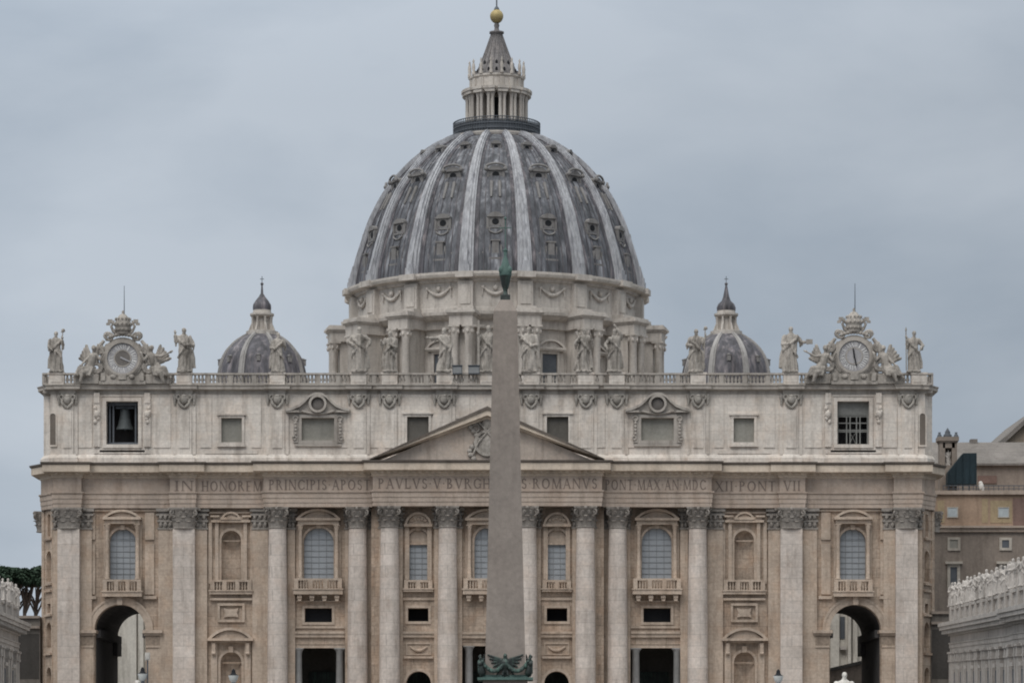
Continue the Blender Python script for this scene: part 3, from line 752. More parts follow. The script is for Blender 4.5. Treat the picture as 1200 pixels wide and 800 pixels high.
for s in (1, -1):           # small-arch surrounds in the centre bays
    x0, x1 = s*A_c[0], s*A_c[1]; cx = (x0+x1)/2; r = abs(x1-x0)/2
    av = MB(); archstrip(av, cx, A_c[3]-r, r+0.01, r+0.4, YC-0.2, YC, 14)
    for q in (-1, 1): av.box(cx+q*(r+0.01), cx+q*(r+0.4), YC-0.2, YC, ZG, A_c[3]-r)
    build(av, 'archivolt', M_trim, bas)
    tr.box(cx-1.85, cx+1.85, YC-0.45, YC-0.001, Z(771, YC), Z(768.5, YC))
    zr = Z(761, YC)
    rp = MB()
    for (a, b, c, d) in ((-1.6, 1.6, zr+0.75, zr+0.95), (-1.6, 1.6, zr-0.65, zr-0.5)): rp.box(cx+a, cx+b, YC-0.15, YC-0.002, c, d)
    for q in (-1, 1): rp.box(cx+q*1.6, cx+q*1.45, YC-0.148, YC-0.003, zr-0.5, zr+0.75)
    rp.tube([(cx-1.1+2.2*i/8, YC-0.12, zr+0.4-0.5*sin(pi*i/8)) for i in range(9)], [0.1+0.14*sin(pi*i/8) for i in range(9)], 6)
    build(rp, 'relief_panel', M_trim, bas)
    # big arch of the end bay
    x0, x1 = s*AR[0], s*AR[1]; cx = (x0+x1)/2; r = abs(x1-x0)/2; zs = AR[3]-r
    av = MB(); archstrip(av, cx, zs+0.01, r+0.01, r+0.95, -0.28, 0, 22); archstrip(av, cx, zs+0.01, r+0.7, r+1.0, -0.36, -0.001, 22)
    av.box(cx-0.35, cx+0.35, -0.7, 0, zs+r-0.05, zs+r+1.1); build(av, 'archivolt', M_trim, bas)
    for q in (-1, 1):
        im = MB(); im.box(cx+q*(r-0.28), cx+q*(r+2.25), -0.95, 0.0, zs-0.42, zs-0.02); im.box(cx+q*(r-0.28), cx+q*r, 0.0, 1.3, zs-0.42, zs-0.02)
        im.box(cx+q*(r-0.12), cx+q*(r+2.1), -0.7, -0.002, zs-0.7, zs-0.43); im.box(cx+q*(r+0.1), cx+q*(r+2.0), -0.51, -0.003, zs-2.25, zs-2.0)
        build(MB().box(cx+q*(r+0.02), cx+q*(r+1.9), -0.46, -0.0035, zs-1.99, zs-0.71), 'impost_capital', M_imp, bas)
        im.box(cx+q*(r+0.12), cx+q*(r+1.85), -0.34, -0.004, ZG, zs-2.26); build(im, 'arch_impost', M_trim, bas)
    for q in (-1, 1):       # side panels of the end bay
        a, b = sorted((cx+q*(r+1.05), cx+q*(r+2.6)))
        tr.box(cx+q*3.05, cx+q*4.75, -0.45, -0.006, Z(701.5), Z(698)); 
        tr.box(cx+q*3.2, cx+q*4.4, -0.2, -0.006, Z(632), Z(600)); tr.box(cx+q*3.2, cx+q*4.4, -0.2, -0.007, Z(696), Z(637))
for s in (1, -1): tr.box(s*(-X(97)), s*(-X(186)), -0.35, -0.005, Z(599), Z(596.5))

# ---- chamfered outer corners with stacked niches
for s in (1, -1):
    m = MB(); a = Vector((-57.95+0.1, 4.0)); b = Vector((X(64), -0.05)); d = (b-a); L = d.length; d.normalize()
    nrm = Vector((d.y, -d.x))
    loc = MB()
    hol = [arch(L*0.32, L*0.72, Z(680), Z(644)), arch(L*0.32, L*0.72, Z(758), Z(728)), arch(L*0.32, L*0.72, ZG+2, Z(781)), rect(L*0.4, L*0.66, Z(717), Z(706)), rect(L*0.42, L*0.64, Z(627), Z(601))]
    loc.holes(rect(0, L, ZG, ZT), hol, 0, 0.8); loc.box(0, L, 0.82, 1.2, ZG, ZT-0.03)
    for zz in (Z(682), Z(690), Z(718.5), Z(764), Z(629)): loc.box(L*0.26, L*0.8, -0.3, -0.002, zz-0.28, zz)
    for (u0, u1) in ((0.0, 0.2), (0.88, 1.0)): loc.box(L*u0, L*u1, -0.15, -0.003, ZG, ZT-0.03)
    loc.map(lambda x, y, z: (a.x + d.x*x - nrm.x*y, a.y + d.y*x - nrm.y*y, z))
    loc.box(-57.9, -56.5, 3.9, 23.5, ZG, ZT-0.01)
    if s < 0: loc.mirror()
    cb_ = build(loc, 'corner_bay', M_wall, bas)
    cp = capital_mesh(0.9, HC).map(lambda x, y, z: (x - 57.85, y*0.8 + 5.2, z + ZB))
    if s < 0: cp.mirror()
    build(cp, 'side_capital', M_cap, cb_)

# ---- attic storey
YA = 0.35; zA0, zA1 = zc, Z(460)
aw = MB()
hol = []
W_bell = (X(124.5, YA), X(162, YA), Z(520.5, YA), Z(470, YA)); W_sm = (X(259.3, YA), X(283.5, YA), Z(518, YA), Z(489.5, YA))
W_orn = (X(353.5, YA), X(391.8, YA), Z(516, YA), Z(489.5, YA)); W_ped = (X(477, YA), X(502.3, YA), Z(519, YA), Z(488, YA))
hol = [rect(*W_bell), rect(*W_sm), rect(*W_orn), rect(*W_ped)]; hol += [mir(h) for h in hol]
xa = 56.3
aw.holes(rect(-xa, xa, zA0-0.3, zA1+0.02), hol, YA, YA+1.1)
for s in (-1, 1):    # rounded ends
    a_ = (s*xa, YA); b_ = (s*57.6, 3.0)
    q = MB().prism([(xa-0.01, zA0-0.3), (57.5, zA0-0.3), (57.5, zA1), (xa-0.01, zA1)], YA+0.9, 12)
    q.map(lambda x, y, z: (x, y if (x < 57 or y > 5) else 2.6, z))
    if s < 0: q.mirror()
    aw._merge(q)
build(aw, 'attic_wall', M_att, bas)
for s in (-1, 1):      # flat dark panel paints the shade of a narrow arched recess, near each end
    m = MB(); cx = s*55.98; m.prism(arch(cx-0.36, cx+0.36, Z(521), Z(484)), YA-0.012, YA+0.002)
    no = build(m, 'end_niche_shade', M_niche, bas); f = MB()
    archstrip(f, cx, Z(484)-0.36, 0.37, 0.5, YA-0.1, YA, 10)
    for q in (-1, 1): f.box(cx+q*0.37, cx+q*0.5, YA-0.1, YA, Z(521), Z(484)-0.36)
    f.box(cx-0.55, cx+0.55, YA-0.2, YA, Z(521)-0.2, Z(521)-0.004); build(f, 'frame', M_att, no)
# plinth course and coping of the attic
ahalf = [(-57.5, 12.0), (-57.5, 2.6), (-56.3, YA)]
apc = [79, 216, 325, 420.3, 456.5, 520.5]
pts = list(ahalf); pw = 0.95
for px in apc:
    x = X(px, 0)
    
    pts += [(x-pw, YA), (x-pw, YA-0.45), (x+pw, YA-0.45), (x+pw, YA)]
apath = pts + [(-x, y) for x, y in reversed(pts)]
apath = [p for i, p in enumerate(apath) if i == 0 or (Vector(p)-Vector(apath[i-1])).length > 1e-3]
M_acap = mat('attic_capital_stone', (0.34, 0.315, 0.285), streak=0.5, fine=0.3)
pl = MB().sweep([(0, zc+0.004), (0.42, zc+0.004), (0.42, zc+0.75), (0.3, zc+0.9), (0.12, zc+1.15), (0.02, zc+1.2), (0, zc+1.2)], apath)
build(pl, 'attic_plinth', M_att, bas)
zk = Z(451); zr_ = Z(437)
ac = MB().sweep([(0, zA1-0.1), (0.12, zA1-0.1), (0.12, zA1+0.25), (0.3, zA1+0.35), (0.72, zA1+0.42), (0.72, zA1+0.72), (0.85, zk-0.08), (0.85, zk), (0, zk+0.01)], apath)
ac.box(-57.3, 57.3, YA+0.1, 12.0, zA1+0.03, zk-0.03)
build(ac, 'attic_cornice', M_atd, bas)
random.seed(7)
for px in apc:
    for s in (1, -1):
        apl = MB(); acp = MB()
        x = X(px)*s; w = pw if px != 79 else 0.8
        apl.box(x-w+0.04, x+w-0.04, YA-0.42, YA-0.002, zc+1.2, zA1-0.1)
        apl.box(x-w+0.3, x+w-0.3, YA-0.52, YA-0.42, zc+2.0, Z(480))
        for q in (-1, 1): apl.box(x+q*(w-0.04), x+q*(w+0.5), YA-0.2, YA-0.003, zc+1.2, zA1-0.1)
        acp.box(x-w-0.08, x+w+0.08, YA-0.6, YA-0.004, zA1-0.45, zA1-0.12)
        acp.ball((x, YA-0.6, Z(468)), 0.5, 0.42, 0.65, 10, 8)
        acp.ball((x, YA-0.75, Z(468)+0.4), 0.36, 0.26, 0.24, 8, 6)
        for q in (-1, 1):
            acp.tube([(x+q*(0.72+0.26*cos(a)), YA-0.58, Z(465.5)+0.3*sin(a)) for a in [i*0.55 for i in range(13)]], 0.13, 6)
            acp.tube([(x+q*0.75, YA-0.55, Z(467)), (x+q*0.66, YA-0.6, Z(472)), (x+q*0.3, YA-0.62, Z(476)), (x, YA-0.6, Z(478))], [0.16, 0.22, 0.22, 0.14], 6)
            acp.tube([(x+q*(w+0.3), YA-0.35, zA1-0.3), (x+q*(w+0.28), YA-0.35, Z(474))], [0.3, 0.12], 7)
        for j in range(9): acp.ball((x+random.uniform(-w*0.75, w*0.75), YA-0.55, Z(random.uniform(463, 473))), 0.2, 0.2, 0.2, 6, 5)
        ao = build(apl, 'attic_pilaster', M_att, bas); build(acp, 'capital', M_acap, ao)
# panel frames between attic pilasters give the wall its shallow relief
rl = Pieces('wall_panel', M_att, bas)
for (a, b, c, d) in ((92, 108, 466, 524), (180, 200, 466, 524), (235, 248, 466, 524), (295, 306, 466, 524), (400, 408, 466, 524), (434, 444, 466, 524), (468, 474, 466, 520), (534, 550, 466, 490), (110, 176, 531, 527), (240, 302, 531, 527)):
    for s in (1, -1):
        x0, x1 = sorted((s*X(a, YA), s*X(b, YA))); rl.box(x0, x1, YA-0.1, YA-0.001, Z(d), Z(c))
def rframe(mb, x0, x1, z0, z1, yw, e, t, bottom=True):
    mb.box(x0-e, x1+e, yw-t, yw, z1, z1+e)
    if bottom: mb.box(x0-e, x1+e, yw-t, yw, z0-e, z0)
    mb.box(x0-e, x0, yw-t+0.004, yw-0.001, z0, z1); mb.box(x1, x1+e, yw-t+0.004, yw-0.001, z0, z1)
def attic_window(t, kind, s):
    x0, x1, z0, z1 = t; cx = (x0+x1)/2; f = MB()
    if kind == 'bell':
        rframe(f, x0, x1, z0, z1, YA, 0.45, 0.18); rframe(f, x0-0.6, x1+0.6, z0-0.75, z1+0.6, YA, 0.25, 0.1)
        for q in (-1, 1):
            xx = cx+q*3.25; f.box(xx-0.42, xx+0.42, YA-0.25, YA-0.002, Z(523), Z(462)); f.box(xx-0.36, xx+0.36, YA-0.36, YA-0.25, Z(472), Z(460))
            f.ball((xx, YA-0.35, Z(485)), 0.42, 0.3, 0.5, 9, 7)
            for j in range(5): f.ball((xx+random.uniform(-.3, .3), YA-0.3, Z(478+j*4)), 0.25, 0.2, 0.3, 7, 5)
    elif kind == 'small':
        rframe(f, x0, x1, z0, z1, YA, 0.32, 0.18); f.box(x0-0.55, x1+0.55, YA-0.35, YA-0.002, z1+0.33, z1+0.55); f.box(x0-0.5, x1+0.5, YA-0.35, YA-0.002, z0-0.58, z0-0.33)
    elif kind == 'orn':
        rframe(f, x0, x1, z0, z1, YA, 0.42, 0.3); f.box(x0-0.9, x1+0.9, YA-0.3, YA-0.003, z0-0.75, z0-0.44)
        for q in (-1, 1):
            xx = cx+q*2.85; f.box(xx-0.3, xx+0.3, YA-0.35, YA-0.004, z0-0.3, z1+0.2)
            f.tube([(xx+0.3*cos(a), YA-0.4, z1-0.1+0.32*sin(a)) for a in [i*0.6 for i in range(11)]], 0.12, 6)
            f.tube([(xx+q*0.15+0.25*cos(a), YA-0.4, z0+0.3+0.25*sin(a)) for a in [i*0.6 for i in range(11)]], 0.1, 6)
            for j in range(4): f.ball((xx, YA-0.42, z1-0.7-0.45*j), 0.2, 0.16, 0.24, 6, 5)
        zb = z1+0.75
        # curved broken pediment sweeping up to a round medallion
        for q in (-1, 1):
            P = [(cx+q*4.1, zb+0.35), (cx+q*3.2, zb+0.55), (cx+q*2.3, zb+0.95), (cx+q*1.6, zb+1.55), (cx+q*1.1, zb+2.1), (cx+q*0.5, zb+2.4), (cx, zb+2.45)]
            for i in range(len(P)-1):
                (xa_, za_), (xb_, zb_) = P[i], P[i+1]
                pl_ = [(xa_, za_-0.34), (xb_, zb_-0.34), (xb_, zb_), (xa_, za_)]
                f.prism(pl_ if xb_ > xa_ else pl_[::-1], YA-0.95, YA)
                pl2 = [(xa_, zb-0.1), (xb_, zb-0.1), (xb_, zb_-0.35), (xa_, za_-0.35)]
                f.prism(pl2 if xb_ > xa_ else pl2[::-1], YA-0.4, YA)
            f.box(cx+q*4.1, cx+q*2.4, YA-0.85, YA-0.002, zb-0.1, zb+0.15)
        archstrip(f, cx, zb+1.0, 0.85, 1.15, YA-1.0, YA-0.38, 20, 0, 2*pi)
        f.tube([(cx-2.1+4.2*i/10, YA-0.45, zb+0.1-0.35*sin(pi*i/10)) for i in range(11)], 0.16, 6)
    else:
        rframe(f, x0, x1, z0, z1, YA, 0.3, 0.15, False); f.box(x0-0.6, x1+0.6, YA-0.32, YA-0.002, z1+0.31, z1+0.55)
    if s < 0: f.mirror()
    o = build(f, 'attic_window', M_atd if kind == 'orn' else M_att, bas)
    if kind == 'orn':
        md = MB().ball((cx, YA-0.42, zb+1.0), 0.86, 0.2, 0.86, 16, 8)
        if s < 0: md.mirror()
        build(md, 'medallion', M_mdl, o)
    if kind != 'bell':
        b = MB().box(x0-0.01, x1+0.01, YA+0.45, YA+0.6, z0-0.01, z1+0.01)
        if kind == 'small': b.box(cx-0.35, cx+0.35, YA+0.40, YA+0.45, z1-0.35, z1-0.1)
        if s < 0: b.mirror()
        build(b, 'blind', M_blind if kind != 'ped' else M_blind2, o)
    else:
        b = MB().box(x0-0.3, x1+0.3, 4.6, 4.8, z0-0.3, z1+0.3)
        for q in (0, 1): b.box(x0-0.35 if q == 0 else x1+0.3, x0-0.3 if q == 0 else x1+0.35, YA+1.12, 4.6, z0-0.3, z1+0.3)
        b.box(x0-0.3, x1+0.3, YA+1.12, 4.6, z0-0.32, z0-0.3)
        if s < 0: b.mirror()
        build(b, 'bell_chamber', M_vault, o)
    return o
M_mdl = mat('dark_medallion', (0.165, 0.15, 0.14), streak=0.2)
M_blind2 = mat('dark_shutter', (0.12, 0.112, 0.10), streak=0.3)
for s in (1, -1):
    attic_window(W_sm, 'small', s); attic_window(W_orn, 'orn', s); attic_window(W_ped, 'ped', s)
ob = attic_window(W_bell, 'bell', 1); oc = attic_window(W_bell, 'bell', -1)
# wooden glazing in the right-hand bell window, frame posts in the left
x0, x1, z0, z1 = -W_bell[1], -W_bell[0], W_bell[2], W_bell[3]
gl = MB(); y = YA+0.7
gl.box(x0, x0+0.22, y, y+0.12, z0, z1); gl.box(x1-0.22, x1, y, y+0.12, z0, z1)
w = x1-x0
for u in (0.31, 0.42, 0.62, 0.73): gl.box(x0+w*u-0.07, x0+w*u+0.07, y+0.003, y+0.13, z0, z0+3.7)
for v in (0.0, 1.65, 1.85, 2.75, 3.6, 3.8): gl.box(x0+0.2, x1-0.2, y+0.006, y+0.12, z0+v, z0+v+0.13)
gl.box(x0+0.2, x1-0.2, y+0.01, y+0.12, z0+3.95, z1)
for q in (-1, 1): gl.tube([(x0+w/2+q*0.42, y+0.06, z0+0.1), (x0+w/2, y+0.06, z0+1.0), (x0+w/2+q*0.42, y+0.06, z0+1.6)], 0.05, 5)
M_grw = mat('grey_painted_wood', (0.20, 0.20, 0.19), streak=0.2)
build(gl, 'glazing', M_grw, oc)
x0, x1 = W_bell[0], W_bell[1]; gl = MB()
for xx in (x0+0.35, x0+0.8, x1-0.45): gl.box(xx-0.1, xx+0.1, YA+0.9, YA+1.1, z0, z1)
gl.box(x0, x1, YA+1.0, YA+1.4, z1-0.45, z1-0.05); gl.box(x0, x1, YA+0.85, YA+1.0, z0, z0+0.35)
gl.box(x0+1.0, x1-0.7, YA+1.5, YA+1.8, z1-0.8, z1-0.5)
build(gl, 'bell_frame', M_iron, ob)
cx = (x0+x1)/2+0.15; zb = Z(502)
bl = MB().lathe(cx, YA+1.65, [(0.02, zb+2.85), (0.45, zb+2.8), (0.62, zb+2.5), (0.7, zb+1.6), (0.85, zb+0.8), (1.15, zb+0.15), (1.2, zb), (1.1, zb), (0.8, zb+0.6)], 28)
bl.box(cx-0.12, cx+0.12, YA+1.55, YA+1.75, zb+2.8, zb+3.2)
bell = build(bl, 'bell', M_bell, None, label='large grey bronze bell hanging in the left opening of the attic', cat='bell')
build(MB().tube([(cx, YA+1.65, zb+2.5), (cx, YA+1.65, zb-0.1)], [0.08, 0.16], 8), 'clapper', M_iron, bell)

# ---- balustrade
bal = MB(); peds = MB(); yb0, yb1 = -0.22, 0.28
bal.box(-57.2, 57.2, yb0, yb1, zk+0.012, zk+0.25); bal.box(-57.25, 57.25, yb0-0.06, yb1+0.06, zr_-0.24, zr_)
bpc = [66.5] + apc[1:]; xs = sorted([X(p) for p in bpc] + [-X(p) for p in bpc] + [0.0])
x = -56.9
while x < 56.9:
    if min(abs(x-q) for q in xs) > 1.15: baluster(bal, x, 0.03, zk+0.25, zr_-0.24, 0.21)
    x += 0.47
mids = []
for i in range(len(xs)-1):
    nmid = int((xs[i+1]-xs[i])/3.2)
    for j in range(nmid): mids.append(xs[i]+(xs[i+1]-xs[i])*(j+1)/(nmid+1))
for q in mids: bal.box(q-0.3, q+0.3, yb0+0.02, yb1-0.02, zk+0.25, zr_-0.24)
bal.box(-57.3, -57.0, -0.2, 12, zk, zr_-0.01); bal.box(57.0, 57.3, -0.2, 12, zk, zr_-0.01)
build(bal, 'balustrade', M_atd, bas)
for q in xs:
    peds = MB()
    peds.box(q-0.98, q+0.98, yb0-0.3, yb1+0.5, zk+0.012, zr_-0.22); peds.box(q-1.1, q+1.1, yb0-0.42, yb1+0.55, zr_-0.215, zr_+0.03)
    peds.box(q-0.75, q+0.75, yb0-0.36, yb0-0.3, zk+0.3, zr_-0.4)
    build(peds, 'statue_pedestal', M_att, bas)

# ================================================================== domes
DY = 140.0
DX = PX(582, DY)
def lathe_part(prof, name, m, parent, n=96, cx=DX, cy=DY, **k): return build(MB().lathe(cx, cy, prof, n, cap=False), name, m, parent, **k)
dprof = [(25.15, 83.0), (24.85, 85.2), (24.2, 88.0), (23.5, 90.2), (22.75, 92.5), (22.0, 94.6), (20.95, 96.8), (19.75, 99.0), (18.15, 101.2), (16.3, 103.4), (13.95, 105.6), (11.1, 107.6), (9.2, 108.55), (7.2, 109.1)]
def rz_at(prof, z):
    for (r0, z0), (r1, z1) in zip(prof, prof[1:]):
        if z0 <= z <= z1: return r0 + (r1-r0)*(z-z0)/(z1-z0)
    return prof[-1][0]
def smooth_prof(prof, n):          # Catmull-Rom through the measured points
    out = []; P = [prof[0]] + list(prof) + [prof[-1]]
    for i in range(1, len(P)-2):
        for j in range(n):
            t = j/n; a, b, c, d = (Vector(P[i+q]) for q in (-1, 0, 1, 2))
            v = 0.5*((2*b) + (c-a)*t + (2*a-5*b+4*c-d)*t*t + (3*b-a-3*c+d)*t**3); out.append((v.x, v.y))
    out.append(prof[-1]); return out
dp = smooth_prof(dprof, 3)
shell = [(max(0.1, r-0.55), z) for r, z in dp]
drum = build(MB().lathe(DX, DY, [(26, 45), (26, 56), (24.2, 56), (23.0, 56.5), (23.0, 73.9), (23.6, 74.0), (23.6, 75.3), (24.4, 75.5), (25.2, 76.1), (25.3, 76.6), (24.5, 76.7), (24.5, 77.3), (24.3, 77.4), (24.3, 81.5), (24.7, 81.6), (24.8, 82.0), (25.9, 82.2), (26.1, 82.6), (26.1, 82.95), (25.3, 82.97), (25.3, 83.15), (24.2, 83.25)], 96, cap=False, smooth=False), 'drum', M_drm, bas)
dome = build(MB().lathe(DX, DY, shell, 96, cap=False), 'dome', M_lead, bas, label='great ribbed lead dome')
def radial(ang, cx=DX, cy=DY):     # local x = outward, y = tangent
    return Matrix.Translation((cx, cy, 0)) @ Matrix.Rotation(ang, 4, 'Z')
rib = MB()
n = len(dp); vs = []
def ribstrip(w0, w1, h, lo):
    vs = []; fs = []
    for i, (r, z) in enumerate(dp):
        u = i/(n-1); w = w0 + (w1-w0)*u
        a = Vector(dp[max(0, i-1)]); b = Vector(dp[min(n-1, i+1)]); t = (b-a).normalized(); nn = Vector((t.y, -t.x))
        p = Vector((r-0.55, z)) - nn*0.15; q = Vector((r-0.55, z)) + nn*h
        vs += [(p.x, -w/2, p.y), (q.x, -w/2, q.y), (q.x, w/2, q.y), (p.x, w/2, p.y)]
    for i in range(n-1):
        for k in range(3): fs.append((i*4+k, i*4+k+1, (i+1)*4+k+1, (i+1)*4+k))
    rib.add(vs, [f[::-1] for f in fs])
ribstrip(2.5, 1.0, 0.42, 0); ribstrip(1.75, 0.7, 0.66, 0); ribstrip(0.5, 0.22, 0.84, 0)
rib.box(24.0, 25.75, -0.75, 0.75, 83.1, 84.2); rib.box(24.2, 25.6, -0.5, 0.5, 84.2, 84.9); rib.prism([(24.3, 84.9), (25.5, 84.9), (24.9, 87.0)], -0.3, 0.3)
rib_me = rib.mesh('rib', M_rib)
rib = MB(); ribstrip(4.1, 1.6, 0.12, 0); groove_me = rib.mesh('rib_groove_shade', M_ldd)  # dark lead strips stand in for the shadowed grooves beside each rib
ANG = [radians(-90 + 11.25 + 22.5*k) for k in range(16)]
seam = MB()
for da in (-7.2, -4.6, -2.0, 2.0, 4.6, 7.2):
    vs = []; fs = []; ca, sa = cos(radians(da)), sin(radians(da))
    for i, (r, z) in enumerate(dp[:-6]):
        for (o, w) in ((-0.1, -0.08), (0.09, -0.05), (0.09, 0.05), (-0.1, 0.08)):
            rr = r-0.55+o; vs.append((rr*ca - w*sa, rr*sa + w*ca, z + o*0.3))
    for i in range(len(dp)-7):
        for k in range(3): fs.append(((i+1)*4+k, (i+1)*4+k+1, i*4+k+1, i*4+k))
    seam.add(vs, fs)
seam_me = seam.mesh('lead_seams', M_ldd)
for k_ in range(16): link('lead_seams', seam_me, dome, radial(radians(-90 + 22.5*k_)))
for a in ANG: link('rib', rib_me, dome, radial(a)); link('rib_groove_shade', groove_me, dome, radial(a))
def dormer(z, w, h, style):
    r = rz_at(dprof, z)-0.55; r1 = rz_at(dprof, min(z+h, 110))-0.55
    m = MB(); d = MB()
    m.box(r1-0.6, r+0.25, -w/2, w/2, z-h*0.5, z+h*0.35)
    m.box(r1-0.6, r+0.55, -w*0.62, w*0.62, z+h*0.35, z+h*0.35+0.25)
    for i in range(8):
        a0, a1 = pi*i/8, pi*(i+1)/8
        m.add([(r+0.5, w*0.5*cos(a0), z+h*0.38+0.2+h*0.3*sin(a0)), (r+0.5, w*0.5*cos(a1), z+h*0.38+0.2+h*0.3*sin(a1)), (r1-2.2, w*0.5*cos(a1), z+h*0.38+0.2+h*0.3*sin(a1)), (r1-2.2, w*0.5*cos(a0), z+h*0.38+0.2+h*0.3*sin(a0))], [(0, 1, 2, 3)])
        m.add([(r+0.5, 0, z+h*0.38+0.2), (r+0.5, w*0.5*cos(a0), z+h*0.38+0.2+h*0.3*sin(a0)), (r+0.5, w*0.5*cos(a1), z+h*0.38+0.2+h*0.3*sin(a1))], [(0, 1, 2)])
    for q in (-1, 1): m.box(r-0.8, r+0.4, q*w*0.5, q*w*0.68, z-h*0.75, z+h*0.3)
    m.box(r-0.5, r+0.5, -w*0.6, w*0.6, z-h*0.62, z-h*0.5)
    if style == 1:       # hanging swag under the lowest row
        m.tube([(r+0.75-0.02*abs(i-4), (-4+i)*0.32*w/2.6, z-h*0.62-0.4-0.5*sin(pi*i/8)) for i in range(9)], 0.16, 6)
        for q in (-1, 1): m.box(r+0.1, r+0.62, q*w*0.42, q*w*0.5, z-h*0.62-1.6, z-h*0.62)
    if style == 2:       # scrolled hood and two pale strips below the middle row
        m.tube([(r+0.6, 1.55*cos(pi*i/10)*w/2, z+h*0.55+0.75*sin(pi*i/10)) for i in range(11)], 0.2, 7)
        for q in (-1, 1):
            m.ball((r+0.6, q*w*0.72, z+h*0.45), 0.4, 0.4, 0.4, 8, 6)
            rr_ = rz_at(dprof, z-4.2)-0.55; rt_ = rz_at(dprof, z-1.4)-0.55
            m.tube([(rt_+0.1, q*w*0.3, z-1.4), (rr_+0.12, q*w*0.33, z-4.2)], [0.34, 0.2], 6)
    n_ = 16
    d.add([(r+0.27, w*0.27*cos(2*pi*i/n_), z+h*0.27*sin(2*pi*i/n_)-0.05*h) for i in range(n_)], [tuple(range(n_))])
    mm = m.mesh('dormer', M_dor); mm.materials.append(M_void)
    return mm, d.mesh('dormer_opening', M_void)
PAN = [radians(-90 + 22.5*k) for k in range(16)]
for (z, w, h, st_) in ((91.7, 2.2, 1.9, 1), (100.2, 2.2, 1.7, 2), (105.7, 1.3, 1.2, 0)):
    dm, do = dormer(z, w, h, st_)
    for a in PAN:
        o = link('dormer', dm, dome, radial(a))
        # the dark opening is a face of the same dormer
    mbv = dm
    bmx = None
    import bmesh
    b_ = bmesh.new(); b_.from_mesh(dm)
    base = len(b_.verts)
    vs_ = [b_.verts.new(v.co) for v in do.vertices]
    fc = b_.faces.new(vs_); fc.material_index = 1
    b_.to_mesh(dm); b_.free(); bpy.data.meshes.remove(do)
# pale raised panels near the springing
pan = MB(); r0 = rz_at(dprof, 87)-0.55
pan.box(r0-0.3, r0+0.42, -1.1, 1.1, 85.2, 85.5); pan.box(r0-0.3, r0+0.2, -0.55, 0.55, 85.5, 88.2); pan.box(r0-0.5, r0+0.3, -0.8, 0.8, 88.2, 88.45)
for q in (-1, 1): pan.box(r0-0.3, r0+0.16, q*0.8, q*1.05, 85.5, 87.6); pan.box(r0-0.3, r0+0.1, q*2.0, q*2.2, 84.2, 86.5)
pan_me = pan.mesh('panel', M_dor)
for a in PAN: link('panel', pan_me, dome, radial(a))
# drum buttresses with coupled columns, windows between, festoons above
bt = MB()
bt.box(22.8, 27.3, -1.35, 1.35, 56.0, 73.9)
for q in (-1, 1):
    bt.lathe(28.2, q*1.15, [(0.85, 56.2), (0.8, 57), (0.72, 57.3), (0.7, 64), (0.62, 72.0), (0.68, 72.1), (0.66, 72.5), (0.78, 73.0), (0.98, 73.7)], 16)
    bt.box(27.2, 29.15, q*1.15-0.95, q*1.15+0.95, 73.6, 73.85)
    for j in range(6):
        a = j*pi/3; bt.ball((28.2+0.78*cos(a), q*1.15+0.78*sin(a), 72.9), 0.25, 0.25, 0.4, 6, 5)
bt.box(23.2, 28.9, -1.95, 1.95, 73.9, 75.4)
bt.box(23.2, 29.0, -2.05, 2.05, 75.4, 75.6); bt.box(23.2, 29.5, -2.45, 2.45, 75.85, 76.25); bt.box(23.2, 29.25, -2.25, 2.25, 75.6, 75.85); bt.box(23.2, 29.2, -2.2, 2.2, 76.25, 76.6)
bt.box(24.0, 26.6, -1.6, 1.6, 76.6, 77.3); bt.box(24.0, 25.3, -1.25, 1.25, 77.3, 81.55); bt.box(24.0, 25.45, -0.85, 0.85, 77.8, 81.0)
bt.box(24.2, 26.5, -1.5, 1.5, 82.05, 83.0)
bt_me = bt.mesh('buttress', M_drm)
for a in ANG: link('buttress', bt_me, drum, radial(a))
ga = MB(); R_ = 24.42
def onr(u, z, out=0): a = u/R_; return ((R_+out)*cos(a), (R_+out)*sin(a), z)
ga.tube([onr(-2.0+4.0*i/12, 80.6-1.15*sin(pi*i/12), 0.1) for i in range(13)], [0.14+0.2*sin(pi*i/12) for i in range(13)], 7)
for q in (-1, 1):
    ga.ball(onr(q*2.05, 80.6, 0.1), 0.32, 0.32, 0.34, 8, 6); ga.tube([onr(q*2.1, 80.4, 0.1), onr(q*2.2, 79.2, 0.1)], [0.16, 0.1], 6)
ga.ball(onr(0, 80.5, 0.1), 0.42, 0.42, 0.5, 8, 6)
ga_me = ga.mesh('garland', M_drm)
for a in PAN: link('garland', ga_me, drum, radial(a))
for k, a in enumerate(PAN):
    m = MB(); R0 = 23.0
    for q in (-1, 1): m.box(R0-0.2, R0+0.45, q*1.35, q*1.75, 62, 70.4); m.box(R0-0.2, R0+0.3, q*1.76, q*2.5, 62, 70.2)
    m.box(R0-0.2, R0+0.5, -1.75, 1.75, 70.0, 70.4); m.box(R0-0.2, R0+1.0, -2.5, 2.5, 70.42, 70.85)
    M_ = Matrix.Rotation(pi/2, 4, 'Z')
    pm = MB()
    (tri_pediment if k % 2 == 0 else seg_pediment)(pm, 0, 2.5, 71.0, 1.35, -R0-1.15, -R0+0.1)
    pm.xf(M_); m._merge(pm)
    o = link('drum_window', m.mesh('drum_window', M_drm), drum, radial(a))
    build(MB().box(R0-0.2, R0+0.03, -1.34, 1.34, 62, 69.98), 'drum_window_pane', M_iron, drum, radial(a))

